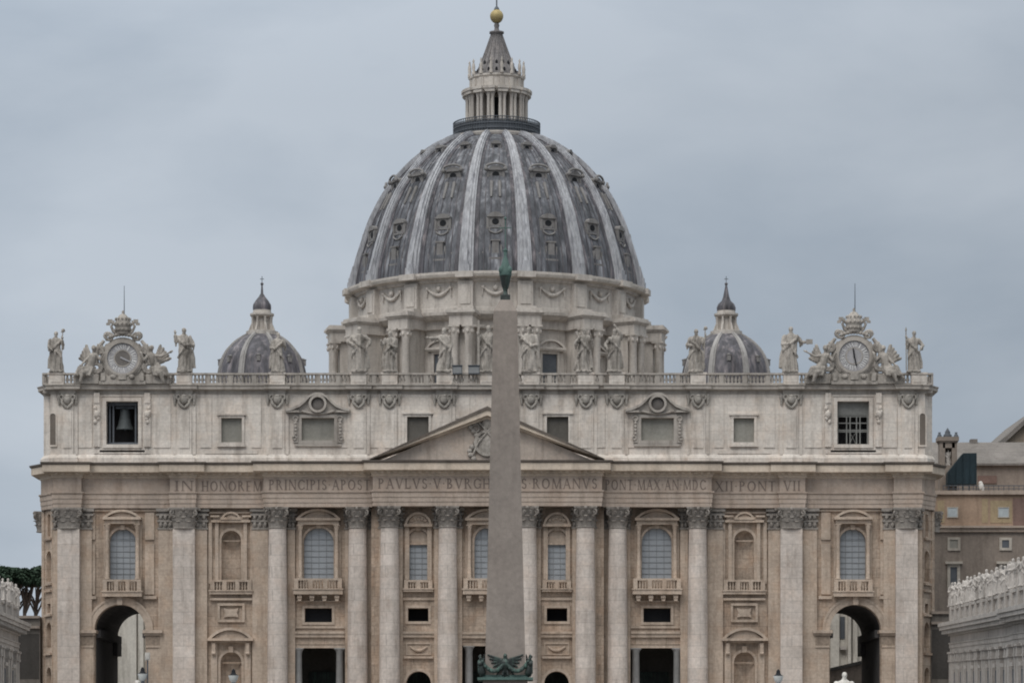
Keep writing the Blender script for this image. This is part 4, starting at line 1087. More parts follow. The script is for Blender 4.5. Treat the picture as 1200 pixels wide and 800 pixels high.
# ---- lantern on top
lan = MB().lathe(DX, DY, [(7.0, 109.9), (7.45, 110.1), (7.6, 110.5), (7.6, 110.75), (5.2, 110.8), (5.0, 111.6), (3.2, 111.7), (3.1, 117.8), (4.2, 118.0), (5.3, 118.1), (5.5, 118.5), (5.5, 118.75), (4.65, 118.85), (4.5, 119.0), (4.5, 120.5), (4.75, 120.7), (4.75, 121.0), (3.75, 121.05)], 64, cap=False, smooth=False)
lantern = build(lan, 'lantern', M_drm, bas)
lc = MB()
for q in (-1, 1):
    lc.lathe(5.1, q*0.36, [(0.36, 111.0), (0.31, 111.4), (0.29, 114), (0.26, 117.0), (0.33, 117.2), (0.42, 117.8)], 10)
lc.box(3.0, 4.9, -0.22, 0.22, 110.8, 118.0); lc.box(3.2, 5.85, -0.85, 0.85, 117.8, 118.35); lc.box(3.2, 6.0, -0.95, 0.95, 118.35, 118.8); lc.box(4.6, 5.6, -0.8, 0.8, 110.8, 111.2)
lc.box(4.4, 4.68, -0.4, 0.4, 118.9, 120.5)
lc.lathe(4.72, 0, [(0.28, 121.0), (0.34, 121.3), (0.2, 121.6), (0.3, 122.1), (0.24, 122.6), (0.12, 122.9), (0.2, 123.1), (0.02, 123.5)], 8)
lc_me = lc.mesh('column_pair', M_drm)
for a in ANG: link('column_pair', lc_me, lantern, radial(a))
lw = MB()
for a in PAN:
    q = MB().box(2.8, 3.16, -0.5, 0.5, 111.9, 117.2).xf(radial(a)); lw._merge(q)
build(lw, 'lantern_windows', M_void, lantern)
sp = MB().lathe(DX, DY, [(3.85, 121.0), (3.5, 121.8), (2.85, 122.9), (2.25, 124.2), (1.7, 125.6), (1.3, 126.8), (0.95, 127.7), (1.25, 127.85), (1.25, 128.1), (0.5, 128.2), (0.36, 128.7), (0.48, 129.1), (0.3, 129.6)], 32)
for a in ANG:
    q = MB().tube([(3.8, 0, 121.1), (2.8, 0, 123.0), (1.7, 0, 125.7), (0.95, 0, 127.7)], [0.16, 0.14, 0.12, 0.08], 5).xf(radial(a)); sp._merge(q)
spire = build(sp, 'spire', M_spl, lantern)
so_ = MB()
for a in PAN:
    for (z, r) in ((121.8, 3.5), (123.0, 2.82)):
        so_._merge(MB().ball((r, 0, z), 0.2, 0.24, 0.38, 7, 5).xf(radial(a)))
build(so_, 'spire_openings', M_void, lantern)
build(MB().ball((DX, DY, 130.55), 1.14, 1.14, 1.14, 24, 16), 'gilt_ball', M_gold, lantern)
cr_ = MB().lathe(DX, DY, [(0.5, 131.65), (0.35, 132.0), (0.1, 132.3), (0.1, 132.6)], 12); cr_.box(DX-0.12, DX+0.12, DY-0.12, DY+0.12, 132.4, 136.3); cr_.box(DX-1.1, DX+1.1, DY-0.11, DY+0.11, 134.8, 135.05)
build(cr_, 'cross', M_iron, lantern)
rg = MB()
for k in range(96):
    a = 2*pi*k/96; rg.box(7.38, 7.46, -0.045, 0.045, 110.75, 112.9) if False else rg._merge(MB().box(7.38, 7.48, -0.05, 0.05, 110.76, 113.1).xf(radial(a)))
for z in (111.2, 112.0, 112.6, 113.05): rg.lathe(DX, DY, [(7.36, z), (7.5, z), (7.5, z+0.13), (7.36, z+0.13), (7.36, z)], 64, cap=False)
rg.lathe(DX, DY, [(7.3, 110.8), (7.34, 112.55)], 64, cap=False)
build(rg, 'gallery_railing', M_iron, lantern)

# the lantern's storeys, set to their measured heights
def relevel(z):
    K_ = [(100, 98.9), (110.5, 109.35), (113.1, 112.0), (118.3, 117.05), (121.0, 119.9), (127.7, 127.4), (130.5, 130.5), (140, 140)]
    for (a, b), (c, d) in zip(K_, K_[1:]):
        if z <= c: return b + (d-b)*(z-a)/(c-a)
    return z
done_ = set()
for o_ in [lantern] + [o for o in bpy.data.objects if o.parent in (lantern, spire)]:
    if o_.data.name in done_: continue
    done_.add(o_.data.name)
    for v in o_.data.vertices: v.co.z = relevel(v.co.z)
# ---- two smaller cupolas
def cupola(cx, cy, pointed, lab):
    cp = [(7.6, 62.5), (7.5, 64.5), (7.22, 66.3), (6.75, 67.9), (6.15, 69.0), (5.5, 69.8), (4.7, 70.6), (3.8, 71.25), (2.6, 71.95), (2.2, 72.05)]
    cps = smooth_prof(cp, 3)
    d = build(MB().lathe(cx, cy, [(7.6, 46), (7.6, 60.5), (8.2, 61.0), (8.3, 61.5), (7.5, 61.7), (7.4, 62.4)] + [(r-0.15, z) for r, z in cps], 48, cap=False), 'small_dome', M_ldd, bas, label=lab)
    rb = MB(); k = len(cps); vs = []; fs = []
    for w0, w1, h in ((1.15, 0.55, 0.14), (0.5, 0.25, 0.26)):
        vs = []; fs = []
        for i, (r, z) in enumerate(cps):
            w = w0+(w1-w0)*i/(k-1); a = Vector(cps[max(0, i-1)]); b = Vector(cps[min(k-1, i+1)]); t = (b-a).normalized(); nn = Vector((t.y, -t.x))
            p = Vector((r-0.15, z))-nn*0.1; q = Vector((r-0.15, z))+nn*h
            vs += [(p.x, -w/2, p.y), (q.x, -w/2, q.y), (q.x, w/2, q.y), (p.x, w/2, p.y)]
        for i in range(k-1):
            for j in range(3): fs.append(((i+1)*4+j, (i+1)*4+j+1, i*4+j+1, i*4+j))
        rb.add(vs, fs)
    rm = rb.mesh('rib', M_rib2)
    for j in range(8): link('rib', rm, d, radial(radians(-90+22.5+45*j), cx, cy))
    dm = MB().box(5.4, 7.12, -0.3, 0.3, 67.0, 67.9); dm.box(5.0, 7.2, -0.38, 0.38, 67.9, 68.0); dm.ball((6.6, 0, 68.0), 0.35, 0.3, 0.22, 8, 6)
    dm2 = MB().box(7.0, 7.02, -0.28, 0.28, 66.5, 67.4)
    mm = dm.mesh('dormer', M_dor)
    for j in range(8):
        dd = link('dormer', mm, d, radial(radians(-90+45*j), cx, cy))
    L = MB().lathe(cx, cy, [(2.55, 71.9), (2.6, 72.5), (2.1, 72.6), (1.15, 72.7), (1.1, 74.8), (1.7, 74.9), (1.95, 75.1), (1.95, 75.4), (1.5, 75.5), (1.45, 76.0)], 32, cap=False, smooth=False)
    for j in range(8):
        q = MB(); q.lathe(1.6, 0, [(0.26, 72.6), (0.2, 73), (0.18, 74.6), (0.28, 74.9)], 8); q.prism([(1.1, 72.6), (2.3, 72.6), (2.05, 73.2), (1.7, 74.0), (1.6, 74.9), (1.1, 74.9)], -0.12, 0.12)
        L._merge(q.xf(radial(radians(-90+22.5+45*j), cx, cy)))
    build(L, 'cupola_lantern', M_drm, d)
    if pointed: pr = [(1.5, 75.9), (1.55, 76.4), (1.3, 77.0), (0.75, 77.5), (0.5, 78.2), (0.3, 79.2), (0.12, 80.2)]
    else: pr = [(1.45, 75.9), (1.5, 76.4), (1.45, 76.9), (1.0, 77.6), (0.6, 78.1), (0.22, 78.7), (0.12, 80.1)]
    t = MB().lathe(cx, cy, pr, 24)
    t.ball((cx, cy, 80.25), 0.26, 0.26, 0.26, 10, 8)
    build(t, 'cupola_roof', M_ldd, d)
    c2 = MB().box(cx-0.05, cx+0.05, cy-0.05, cy+0.05, 80.4, 81.5); c2.box(cx-0.32, cx+0.32, cy-0.045, cy+0.045, 81.0, 81.1)
    build(c2, 'cupola_cross', M_iron, d)
M_rib2 = mat('pale_cupola_ribs', (0.31, 0.295, 0.285), rough=0.6, streak=0.6, dark=(0.5, 0.5, 0.5))
cupola(PX(307, 110), 110, False, 'small lead dome left of the great dome'); cupola(PX(851, 110), 110, True, 'small lead dome right of the great dome, behind a saint')

# ================================================================== figures
def remesh(mb, name, m, vox, fold=0.0, seed=0, H=1.0):
    me = mb.mesh('tmp', None); o = bpy.data.objects.new('tmp', me); COL.objects.link(o)
    md = o.modifiers.new('r', 'REMESH'); md.mode = 'VOXEL'; md.voxel_size = vox; md.use_smooth_shade = True
    md2 = o.modifiers.new('s', 'SMOOTH'); md2.factor = 0.5; md2.iterations = 2
    dg = bpy.context.evaluated_depsgraph_get(); ev = o.evaluated_get(dg)
    r = bpy.data.meshes.new_from_object(ev); r.name = name
    bpy.data.objects.remove(o); bpy.data.meshes.remove(me)
    if fold:
        off = Vector((seed*3.3, seed*1.7, 0))
        nrm = [v.normal.copy() for v in r.vertices]
        for v, n_ in zip(r.vertices, nrm):
            p = v.co/H; k = 1.0 if p.z < 0.84 else 0.15
            q = Vector((p.x*21, p.y*21, p.z*3.0)) + off
            v.co += n_*(noise.noise(q)*fold*k*H + noise.noise(q*2.3)*fold*0.4*k*H)
    r.materials.clear(); r.materials.append(m)
    for p in r.polygons: p.use_smooth = True
    return r
def hand(mb, p, d, s):
    """palm, four fingers and a thumb; d = direction of the fingers"""
    p = Vector(p); d = Vector(d).normalized(); t = d.cross(Vector((0, 1, 0.2))); t = t.normalized() if t.length > 0.01 else Vector((1, 0, 0)); c = t.cross(d)
    mb.caps(p, 0.021*s, p+d*0.035*s, 0.024*s, 8)
    for i, L in enumerate((0.034, 0.042, 0.040, 0.030)):
        b = p + d*0.045*s + t*(i-1.5)*0.013*s; e = b + d*L*0.6*s + c*0.004*s; mb.caps(b, 0.0075*s, e, 0.007*s, 6); mb.caps(e, 0.007*s, e + d*L*0.4*s + c*0.014*s, 0.006*s, 6)
    b = p + d*0.012*s - t*0.02*s; mb.caps(b, 0.009*s, b - t*0.018*s + d*0.026*s, 0.007*s, 6)
def figure(H, arms, seed=0, bulk=1.0, lean=0.0, turn=0.0, cloak=1, beard=True, hood=False):
    """standing robed figure facing -Y, feet at z = 0. arms: [(side, elbow, hand), ...] in units of the height"""
    rnd = random.Random(seed); mb = MB(); n = 26
    rings = [(0.0, .135, .105), (.02, .145, .115), (.12, .135, .105), (.25, .125, .10), (.38, .122, .098), (.48, .125, .098), (.56, .118, .09), (.63, .112, .084), (.70, .122, .08), (.76, .132, .076), (.80, .115, .066), (.83, .07, .055), (.85, .04, .042), (.88, .036, .038)]
    vs = []; fs = []; ph = [rnd.uniform(0, 6.28) for _ in range(5)]
    def sway(z): return lean*(z) + 0.018*sin(z*6+ph[0])
    for z, rx, ry in rings:
        for i in range(n):
            a = 2*pi*i/n
            am = (0.10 if z < 0.5 else 0.05)*(1 if z < 0.8 else 0)
            k = 1 + am*sin(7*a + ph[1] + z*3) + am*0.6*sin(4*a + ph[2] - z*5)
            vs.append(((rx*bulk*k*cos(a) + sway(z))*H, ry*bulk*k*sin(a)*H, z*H))
    k = len(rings)
    for j in range(k-1):
        for i in range(n): fs.append((j*n+i, j*n+(i+1) % n, (j+1)*n+(i+1) % n, (j+1)*n+i))
    fs += [tuple(range(n))[::-1], tuple(range((k-1)*n, k*n))]
    mb.add(vs, fs, True)
    hx = sway(0.92)*H
    hb_ = MB()
    hb_.ball((0, 0, 0), 0.046*H, 0.056*H, 0.066*H, 14, 10)
    hb_.ball((0, 0.012*H, 0.018*H), 0.053*H, 0.056*H, 0.056*H, 12, 8)             # hair
    hb_.caps((0, -0.05*H, 0.012*H), 0.007*H, (0, -0.066*H, -0.012*H), 0.010*H, 6)  # nose
    for q in (-1, 1):
        hb_.caps((q*0.010*H, -0.050*H, 0.016*H), 0.007*H, (q*0.030*H, -0.043*H, 0.016*H), 0.006*H, 6)   # brows
        hb_.ball((q*0.047*H, 0.004*H, -0.004*H), 0.008*H, 0.012*H, 0.016*H, 6, 5)                      # ears
    hb_.caps((-0.014*H, -0.051*H, -0.032*H), 0.006*H, (0.014*H, -0.051*H, -0.032*H), 0.006*H, 6)
    if beard: hb_.ball((0, -0.036*H, -0.055*H), 0.034*H, 0.028*H, 0.042*H, 10, 8)
    if hood: hb_.ball((0, 0.02*H, 0.0), 0.066*H, 0.062*H, 0.075*H, 12, 8)
    hb_.xf(Matrix.Translation((hx, -0.008*H, 0.932*H)) @ Matrix.Rotation(turn, 4, 'Z') @ Matrix.Rotation(0.08, 4, 'X'))
    mb._merge(hb_)
    for sd_, el_, hd_ in arms:
        shp = Vector((sd_*0.112*bulk + sway(.78), 0, 0.775))*H; e = Vector(el_)*H; h_ = Vector(hd_)*H
        mb.caps(shp, 0.052*H, e, 0.042*H, 12); mb.caps(e, 0.043*H, e + (h_-e)*0.72, 0.034*H, 12); mb.caps(e, 0.03*H, h_, 0.019*H, 8)
        # hanging sleeve
        m2 = e + (h_-e)*0.4; mb.caps(e, 0.036*H, (e.x, e.y+0.01*H, e.z-0.10*H), 0.018*H, 8); mb.caps(m2, 0.03*H, (m2.x*0.96, m2.y, m2.z-0.08*H), 0.014*H, 8)
        hand(mb, h_, h_-e, H)
    # cloak: shoulder roll, diagonal fold across the chest, gathered side falls
    c = cloak
    P = [(-c*.10, .05, .80), (-c*.12, -.03, .77), (-c*.06, -.085, .68), (c*.04, -.098, .57), (c*.11, -.05, .48), (c*.13, .03, .44)]
    mb.tube([(x*H*bulk + sway(z)*H, y*H*bulk, z*H) for x, y, z in P], [0.03*H, .034*H, .034*H, .036*H, .038*H, .03*H], 8)
    P = [(-c*.02, -.11, .50), (-c*.09, -.10, .40), (-c*.135, -.06, .30)]
    mb.tube([(x*H*bulk + sway(z)*H, y*H*bulk, z*H) for x, y, z in P], [0.02*H, .026*H, .022*H], 7)
    for q in range(7):
        a = rnd.uniform(-2.9, -0.2); z0 = rnd.uniform(.34, .55); x_ = cos(a)*.13*bulk; y_ = sin(a)*.104*bulk
        mb.caps((x_*H*.92 + sway(z0)*H, y_*H*.92, z0*H), .016*H, (x_*H*1.02, y_*H*1.0, .03*H), .026*H, 7)
    mb.tube([(c*.13*bulk*H, .02*H, .5*H), (c*.16*bulk*H, .02*H, .3*H), (c*.165*bulk*H, .03*H, .08*H)], [.03*H, .042*H, .05*H], 8)
    for q in (-1, 1): mb.caps((q*.045*H + .0, -.10*H, .012*H), .022*H, (q*.055*H, -.15*H, .012*H), .016*H, 7)     # feet
    mb.box(-.17*H, .17*H, -.15*H, .13*H, -0.03*H, 0.012*H)                        # plinth of the same block
    return mb
ZP = zr_ + 0.2
SH = 5.45
specs = [
 (66.5, 5.15, [(-1, (-.19, -.03, .62), (-.13, -.13, .55)), (1, (.17, -.04, .66), (.155, -.10, .80))], dict(lean=-.02, bulk=1.12, cloak=-1, seed=1), 'staff', 'saint statue with a staff at the far left corner of the roof line'),
 (216.5, 5.6, [(-1, (-.20, -.03, .68), (-.215, -.06, .86)), (1, (.20, -.02, .60), (.10, -.13, .60))], dict(bulk=1.22, seed=2, cloak=1), None, 'saint statue raising one hand, just right of the clock above the bell'),
 (325.5, 5.0, [(-1, (-.17, -.05, .60), (-.09, -.14, .58)), (1, (.19, -.02, .62), (.16, -.12, .70))], dict(bulk=1.15, seed=3, cloak=-1, turn=.5), None, 'grey saint statue standing in front of the small left dome'),
 (420.5, 5.75, [(-1, (-.22, -.02, .66), (-.14, -.12, .60)), (1, (.24, -.01, .68), (.20, -.10, .56))], dict(bulk=1.2, seed=4), None, 'broad saint statue with elbows out, in front of the left end of the dome drum'),
 (457, 5.2, [(-1, (-.19, -.04, .62), (-.21, -.13, .70)), (1, (.16, -.06, .58), (.05, -.15, .62))], dict(bulk=1.05, seed=5, turn=-.4, cloak=-1), None, 'slim saint statue left of the saint with the outstretched arm'),
 (520, 5.6, [(-1, (-.21, -.03, .76), (-.36, -.06, .76)), (1, (.18, -.03, .60), (.15, -.12, .50))], dict(bulk=1.02, seed=6, lean=.02, turn=-.6), None, 'saint statue stretching one arm out to the left'),
 (571.5, 5.9, [(-1, (-.18, -.04, .66), (-.20, -.12, .78)), (1, (.17, -.04, .62), (.20, -.10, .78))], dict(bulk=1.1, seed=7), 'cross', 'central statue holding a tall cross, mostly hidden behind the obelisk'),
 (620, 5.75, [(-1, (-.19, -.03, .66), (-.21, -.12, .74)), (1, (.18, -.02, .60), (.09, -.14, .56))], dict(bulk=1.3, seed=8, lean=-.01, hood=True), None, 'bulky hooded saint statue just right of the obelisk'),
 (684, 5.6, [(-1, (-.18, -.05, .62), (-.12, -.14, .72)), (1, (.20, -.04, .64), (.17, -.12, .74))], dict(bulk=1.05, seed=9, turn=.4), 'saltire', 'saint statue with a large diagonal cross, in front of the drum'),
 (719.5, 5.5, [(-1, (-.20, -.03, .62), (-.17, -.13, .54)), (1, (.17, -.03, .84), (.04, -.05, 1.03))], dict(bulk=1.05, seed=10, lean=.015, turn=-.2), None, 'saint statue lifting one arm above the head, at the right end of the drum'),
 (815, 5.45, [(-1, (-.19, -.02, .62), (-.10, -.13, .60)), (1, (.18, -.05, .66), (.215, -.10, .80))], dict(bulk=1.12, seed=11), 'staff', 'saint statue with a staff in front of the small right dome'),
 (926, 5.75, [(-1, (-.18, -.04, .60), (-.08, -.14, .60)), (1, (.22, -.05, .66), (.36, -.08, .64))], dict(bulk=1.28, seed=12, cloak=-1), 'book', 'bulky saint statue holding a book out towards the clock'),
 (1070.5, 5.2, [(-1, (-.17, -.05, .66), (-.19, -.10, .80)), (1, (.22, .0, .64), (.17, -.10, .55))], dict(bulk=1.05, seed=13), 'spear', 'saint statue with a spear at the far right corner of the roof line'),
]
for px, H_, arms, kw, prop, lab in specs:
    x = X(px)
    me = remesh(figure(H_, arms, **kw), 'statue', M_sta, 0.05, 0.021, kw['seed'], H_)
    o = link('statue', me, None, T(x, -0.02, ZP), lab, 'statue', 'saints standing on the facade balustrade')
    if prop:
        p = MB(); hx = [h for sd_, e_, h in arms if sd_ == (-1 if prop in ('spear', 'cross', 'saltire') else 1)][0]; hx, hy = hx[0]*H_, hx[1]*H_
        if prop == 'staff':
            p.tube([(hx-0.15, hy, 0.1), (hx, hy, 4.4), (hx+0.05, hy, H_*1.0)], 0.07, 6); p.ball((hx+0.1, hy, H_*1.01), 0.24, 0.14, 0.26, 8, 6); p.tube([(hx-0.2, hy, H_*0.97), (hx+0.35, hy, H_*1.0)], 0.07, 6)
        elif prop == 'spear': p.tube([(hx, hy, 0.1), (hx-0.05, hy, H_*1.02)], 0.07, 6); p.tube([(hx-0.05, hy, H_*1.0), (hx-0.05, hy, H_*1.09)], [0.15, 0.02], 6)
        elif prop == 'cross': p.box(hx-0.14, hx+0.14, hy-0.1, hy+0.1, 0.1, H_*1.1); p.box(hx-0.8, hx+0.8, hy-0.09, hy+0.09, H_*0.96, H_*1.01)
        elif prop == 'saltire':
            p.tube([(-1.25, 0.45, 0.2), (0.75, 0.35, 5.3)], 0.2, 6); p.tube([(1.1, 0.45, 0.2), (-0.95, 0.35, 5.2)], 0.2, 6)
        elif prop == 'book': p.box(hx-0.1, hx+0.75, hy-0.35, hy-0.1, 3.45, 4.05)
        build(p, prop if prop not in ('saltire',) else 'diagonal_cross', M_sta, o, T(x, -0.02, ZP))
# two dark lamp boxes on the parapet
for i, (px, w, lab) in enumerate(((536, 0.62, 'smaller dark floodlight box on the roof parapet left of the obelisk'), (555.5, 0.72, 'larger dark floodlight box on the roof parapet, next to the obelisk'))):
    x = X(px); m = MB().box(x-w, x+w, -0.9, -0.35, Z(439), Z(429.5)); m.box(x-w-0.06, x+w+0.06, -1.0, -0.3, Z(429.5)+0.003, Z(429.5)+0.1)
    o = build(m, 'floodlight', M_iron, None, label=lab, cat='floodlight', group='floodlight boxes on the parapet')
    f = MB().box(x-w+0.08, x+w-0.08, -0.93, -0.905, Z(438), Z(431)); build(f, 'glass', M_mun, o)
    p = MB().box(x-0.08, x+0.08, -0.349, -0.34+0.03, Z(439), Z(431)); build(p, 'bracket', M_iron, o)

# ---- clock monuments
def reclining(H, s, wing, reach):
    """winged figure sitting on the cornice, leaning towards the clock (which lies at +x for s = 1)"""
    m = MB(); q = s
    def P(x, y, z): return (q*x*H, y*H, z*H)
    m.caps(P(.02, 0, .14), .085*H, P(-.05, -.02, .22), .08*H); m.caps(P(.0, -.02, .22), .078*H, P(.06, -.03, .42), .085*H)
    m.caps(P(.02, -.03, .43), .06*H, P(.12, -.03, .44), .06*H)
    m.ball(P(.07, -.05, .585), .046*H, .052*H, .062*H); m.ball(P(.07, -.035, .60), .054*H, .054*H, .054*H); m.caps(P(.07, -.1, .59), .008*H, P(.07, -.112, .575), .01*H, 6); m.caps(P(.065, -.03, .47), .034*H, P(.07, -.04, .54), .032*H)
    # legs under drapery
    m.caps(P(.0, -.05, .16), .075*H, P(-.20, -.12, .17), .055*H); m.caps(P(-.20, -.12, .17), .052*H, P(-.30, -.12, .0), .032*H); m.caps(P(-.30, -.12, .0), .026*H, P(-.35, -.16, -.02), .018*H)
    m.caps(P(-.0, -.06, .12), .07*H, P(-.12, -.16, .08), .055*H); m.caps(P(-.12, -.16, .08), .05*H, P(-.19, -.16, -.10), .032*H)
    for k in range(6): m.caps(P(.05-.05*k, -.10-.01*k, .19-.01*k), .022*H, P(.0-.06*k, -.15, .03), .026*H, 7)
    # arms
    m.caps(P(.13, -.03, .44), .036*H, P(.22, -.08, .34), .03*H); m.caps(P(.22, -.08, .34), .03*H, P(.26, -.12, .44), .02*H); hand(m, P(.26, -.12, .44), (q*.3, 0, .9), H)
    if reach: m.caps(P(.0, -.03, .44), .036*H, P(-.14, -.06, .42), .028*H); m.caps(P(-.14, -.06, .42), .028*H, P(-.30, -.08, .50), .02*H); hand(m, P(-.30, -.08, .5), (-q*.9, 0, .4), H)
    else: m.caps(P(.0, -.03, .44), .036*H, P(-.10, -.08, .32), .03*H); m.caps(P(-.10, -.08, .32), .03*H, P(-.16, -.14, .24), .02*H); hand(m, P(-.16, -.14, .24), (-q*.6, -.3, -.5), H)
    m.box(-.34*H if q > 0 else -.18*H, .18*H if q > 0 else .34*H, -.06*H, .12*H, -.14*H, .06*H)
    for j in range(5):
        u = j/4
        m.caps(P(-.02-.04*u*wing, .07, .42-.03*j), .045*H, P(-.10-.055*j*wing, .11, .66-.065*j), .034*H, 7)
    return m
def clock_monument(cx, kind, lab):
    y0 = -0.1; CZ = Z(420.3 if kind == 'left' else 417.6); R = 2.3
    t = thing('clock_monument', (cx, y0, zk), lab, 'clock')
    b = MB()
    b.box(cx-3.0, cx+3.0, y0-0.75, y0+0.9, zk+0.02, zk+0.45); b.box(cx-2.6, cx+2.6, y0-0.55, y0+0.8, zk+0.45, CZ-R-0.25+0.3)
    for q in (-1, 1): b.box(cx+q*2.75, cx+q*2.2, y0-0.85, y0-0.5, zk+0.455, zk+1.45)
    b.box(cx-0.5, cx+0.5, y0-0.8, y0-0.5, zk+0.6, zk+1.4); b.ball((cx-1.2, y0-0.6, zk+1.0), 0.4, 0.2, 0.3); b.ball((cx+1.2, y0-0.6, zk+1.0), 0.4, 0.2, 0.3)
    # solid body behind the dial with scrolled sides
    pr = []
    for a in [radians(i) for i in range(-60, 241, 12)]: pr.append((cx+(R+0.42)*cos(a), CZ+(R+0.42)*sin(a)))
    b.prism(pr, y0-0.35, y0+0.7)
    b.prism([(cx-3.3, zk+0.46), (cx+3.3, zk+0.46), (cx+3.0, zk+2.4), (cx+2.9, CZ+0.4), (cx+2.2, CZ+1.9), (cx-2.2, CZ+1.9), (cx-2.9, CZ+0.4), (cx-3.0, zk+2.4)], y0-0.2, y0+0.6)
    def sc(x, z, r, q, tn=1.7, rad=0.2, ph=0.0): return b.tube([(x+q*r*(1-.6*i/16)*cos(ph+i*tn*2*pi/16), y0-0.35, z+r*(1-.6*i/16)*sin(ph+i*tn*2*pi/16)) for i in range(17)], rad, 7)
    for q in (-1, 1):
        sc(cx+q*3.05, CZ+1.1, 0.62, q, ph=1.2); sc(cx+q*3.35, CZ-1.2, 0.75, q, ph=2.4, rad=0.24); sc(cx+q*1.75, CZ+2.75, 0.55, q, ph=.4, rad=.17)
        b.tube([(cx+q*3.3, y0-0.3, CZ-0.6), (cx+q*3.45, y0-0.3, CZ+0.2), (cx+q*3.1, y0-0.3, CZ+1.4), (cx+q*2.4, y0-0.3, CZ+2.3)], [0.3, 0.35, 0.32, 0.2], 8)
        b.tube([(cx+q*2.0, y0-0.3, CZ+2.3), (cx+q*2.35, y0-0.25, CZ+2.9), (cx+q*2.0, y0-0.2, CZ+3.4)], [0.16, 0.22, 0.1], 7)
        # keys crossed behind the tiara, with ring bows
        b.tube([(cx-q*1.75, y0, CZ+2.55), (cx+q*1.55, y0, CZ+4.75)], 0.17, 7)
        b.tube([(cx-q*2.0+0.42*cos(a), y0, CZ+2.95+0.42*sin(a)) for a in [i*2*pi/12 for i in range(13)]], 0.14, 6)
        b.box(cx+q*1.35, cx+q*1.95, y0-0.12, y0+0.12, CZ+4.55, CZ+5.05); b.box(cx+q*1.65, cx+q*2.15, y0-0.11, y0+0.11, CZ+4.3, CZ+4.6)
        b.tube([(cx+q*0.6, y0-0.1, CZ+3.0), (cx+q*1.2, y0-0.2, CZ+3.5), (cx+q*1.5, y0-0.1, CZ+4.1), (cx+q*1.15, y0, CZ+4.9)], [0.2, 0.24, 0.18, 0.1], 7)
    for j in range(9): b.ball((cx-1.6+0.4*j, y0-0.45, CZ+2.75+0.3*sin(pi*j/8)), 0.27, 0.25, 0.25, 7, 5)
    build(b, 'surround', M_sta, t)
    ti = MB().lathe(cx, y0, [(0.85, CZ+3.1), (0.95, CZ+3.25), (0.9, CZ+3.5), (1.05, CZ+3.6), (1.08, CZ+3.8), (1.0, CZ+4.1), (1.12, CZ+4.2), (1.1, CZ+4.4), (0.95, CZ+4.8), (0.95, CZ+4.95), (0.7, CZ+5.3), (0.4, CZ+5.65), (0.12, CZ+5.8), (0.2, CZ+6.0), (0.02, CZ+6.25)], 20)
    for j in range(12):
        a = j*pi/6
        for zz, rr in ((CZ+3.55, 1.0), (CZ+4.3, 1.12), (CZ+4.95, .95)): ti.ball((cx+rr*cos(a), y0+rr*sin(a), zz+0.12), 0.13, 0.13, 0.2, 6, 5)
    build(ti, 'tiara', M_sta, t)
    # dial
    ring = MB()
    for (r0, r1, yy) in ((R-0.32, R, y0-0.62), (R-0.02, R+0.18, y0-0.5)): archstrip(ring, cx, CZ, r0, r1, yy, y0-0.34, 40, 0, 2*pi)
    build(archstrip(MB(), cx, CZ, 0.98, 1.1, y0-0.47, y0-0.3, 28, 0, 2*pi), 'inner_ring', M_atd, t)
    build(ring, 'dial_ring', M_atd, t)
    dial = MB().prism([(cx+(R-0.3)*cos(2*pi*i/40), CZ+(R-0.3)*sin(2*pi*i/40)) for i in range(40)], y0-0.4, y0-0.352)
    d = build(dial, 'dial', M_face, t)
    hub = MB().prism([(cx+0.98*cos(2*pi*i/28), CZ+0.98*sin(2*pi*i/28)) for i in range(28)], y0-0.44, y0-0.402)
    build(hub, 'dial_centre', M_mdl if kind == 'left' else M_face, d)
    nu = MB(); ROM = ['XII', 'I', 'II', 'III', 'IIII', 'V', 'VI', 'VII', 'VIII', 'IX', 'X', 'XI']
    for h in range(12):
        q = MB(); txt = ROM[h]; w = 0.26*len(txt)+0.05
        inscribe(q, txt, -w/2, w/2, -0.3, 0.6, 0.0)
        a = -h*pi/6
        q.map(lambda x, y, z: (cx + (x*cos(a) - (z+1.48)*sin(a)), y + y0 - 0.402, CZ + (x*sin(a) + (z+1.48)*cos(a))))
        nu._merge(q)
    build(nu, 'numerals', M_num, d)
    def hnd(ang, L, w): 
        q = MB().prism([(-w, -0.3), (w, -0.3), (w*0.8, L*0.8), (0, L), (-w*0.8, L*0.8)], -0.05, 0)
        return q.map(lambda x, y, z: (cx + x*cos(ang) - z*sin(ang), y + y0 - 0.5, CZ + x*sin(ang) + z*cos(ang)))
    if kind == 'right':
        build(hnd(radians(8), 1.1, 0.11), 'hour_hand', M_void, d); build(hnd(radians(-168), 1.45, 0.09).map(lambda x, y, z: (x, y-0.055, z)), 'minute_hand', M_void, d)
    else:
        build(hnd(radians(-115), 1.2, 0.1), 'hour_hand', M_face, d)
    ro = MB().tube([(cx+0.15, y0+0.1, CZ+5.6), (cx+0.15, y0+0.1, CZ+9.4)], [0.07, 0.035], 6); build(ro, 'lightning_rod', M_iron, t)
    for q, rc, wg, sd_ in ((1, 1 if kind == 'right' else 0, 0.6, 21), (-1, 1 if kind == 'left' else 0, 0.9, 22)):
        Hh = 6.3
        me = remesh(reclining(Hh, q, wg, rc), 'angel', M_sta, 0.07, 0.010, sd_ + (5 if kind == 'left' else 0), Hh)
        link('angel', me, t, T(cx - q*4.15, y0-0.25, zk+0.95))
    return t
clock_monument(X(144.2), 'left', 'carved clock monument with a dark centred dial, above the bell')
clock_monument(X(1000.5), 'right', 'carved clock monument with white numerals and black hands, above the glazed bell window')

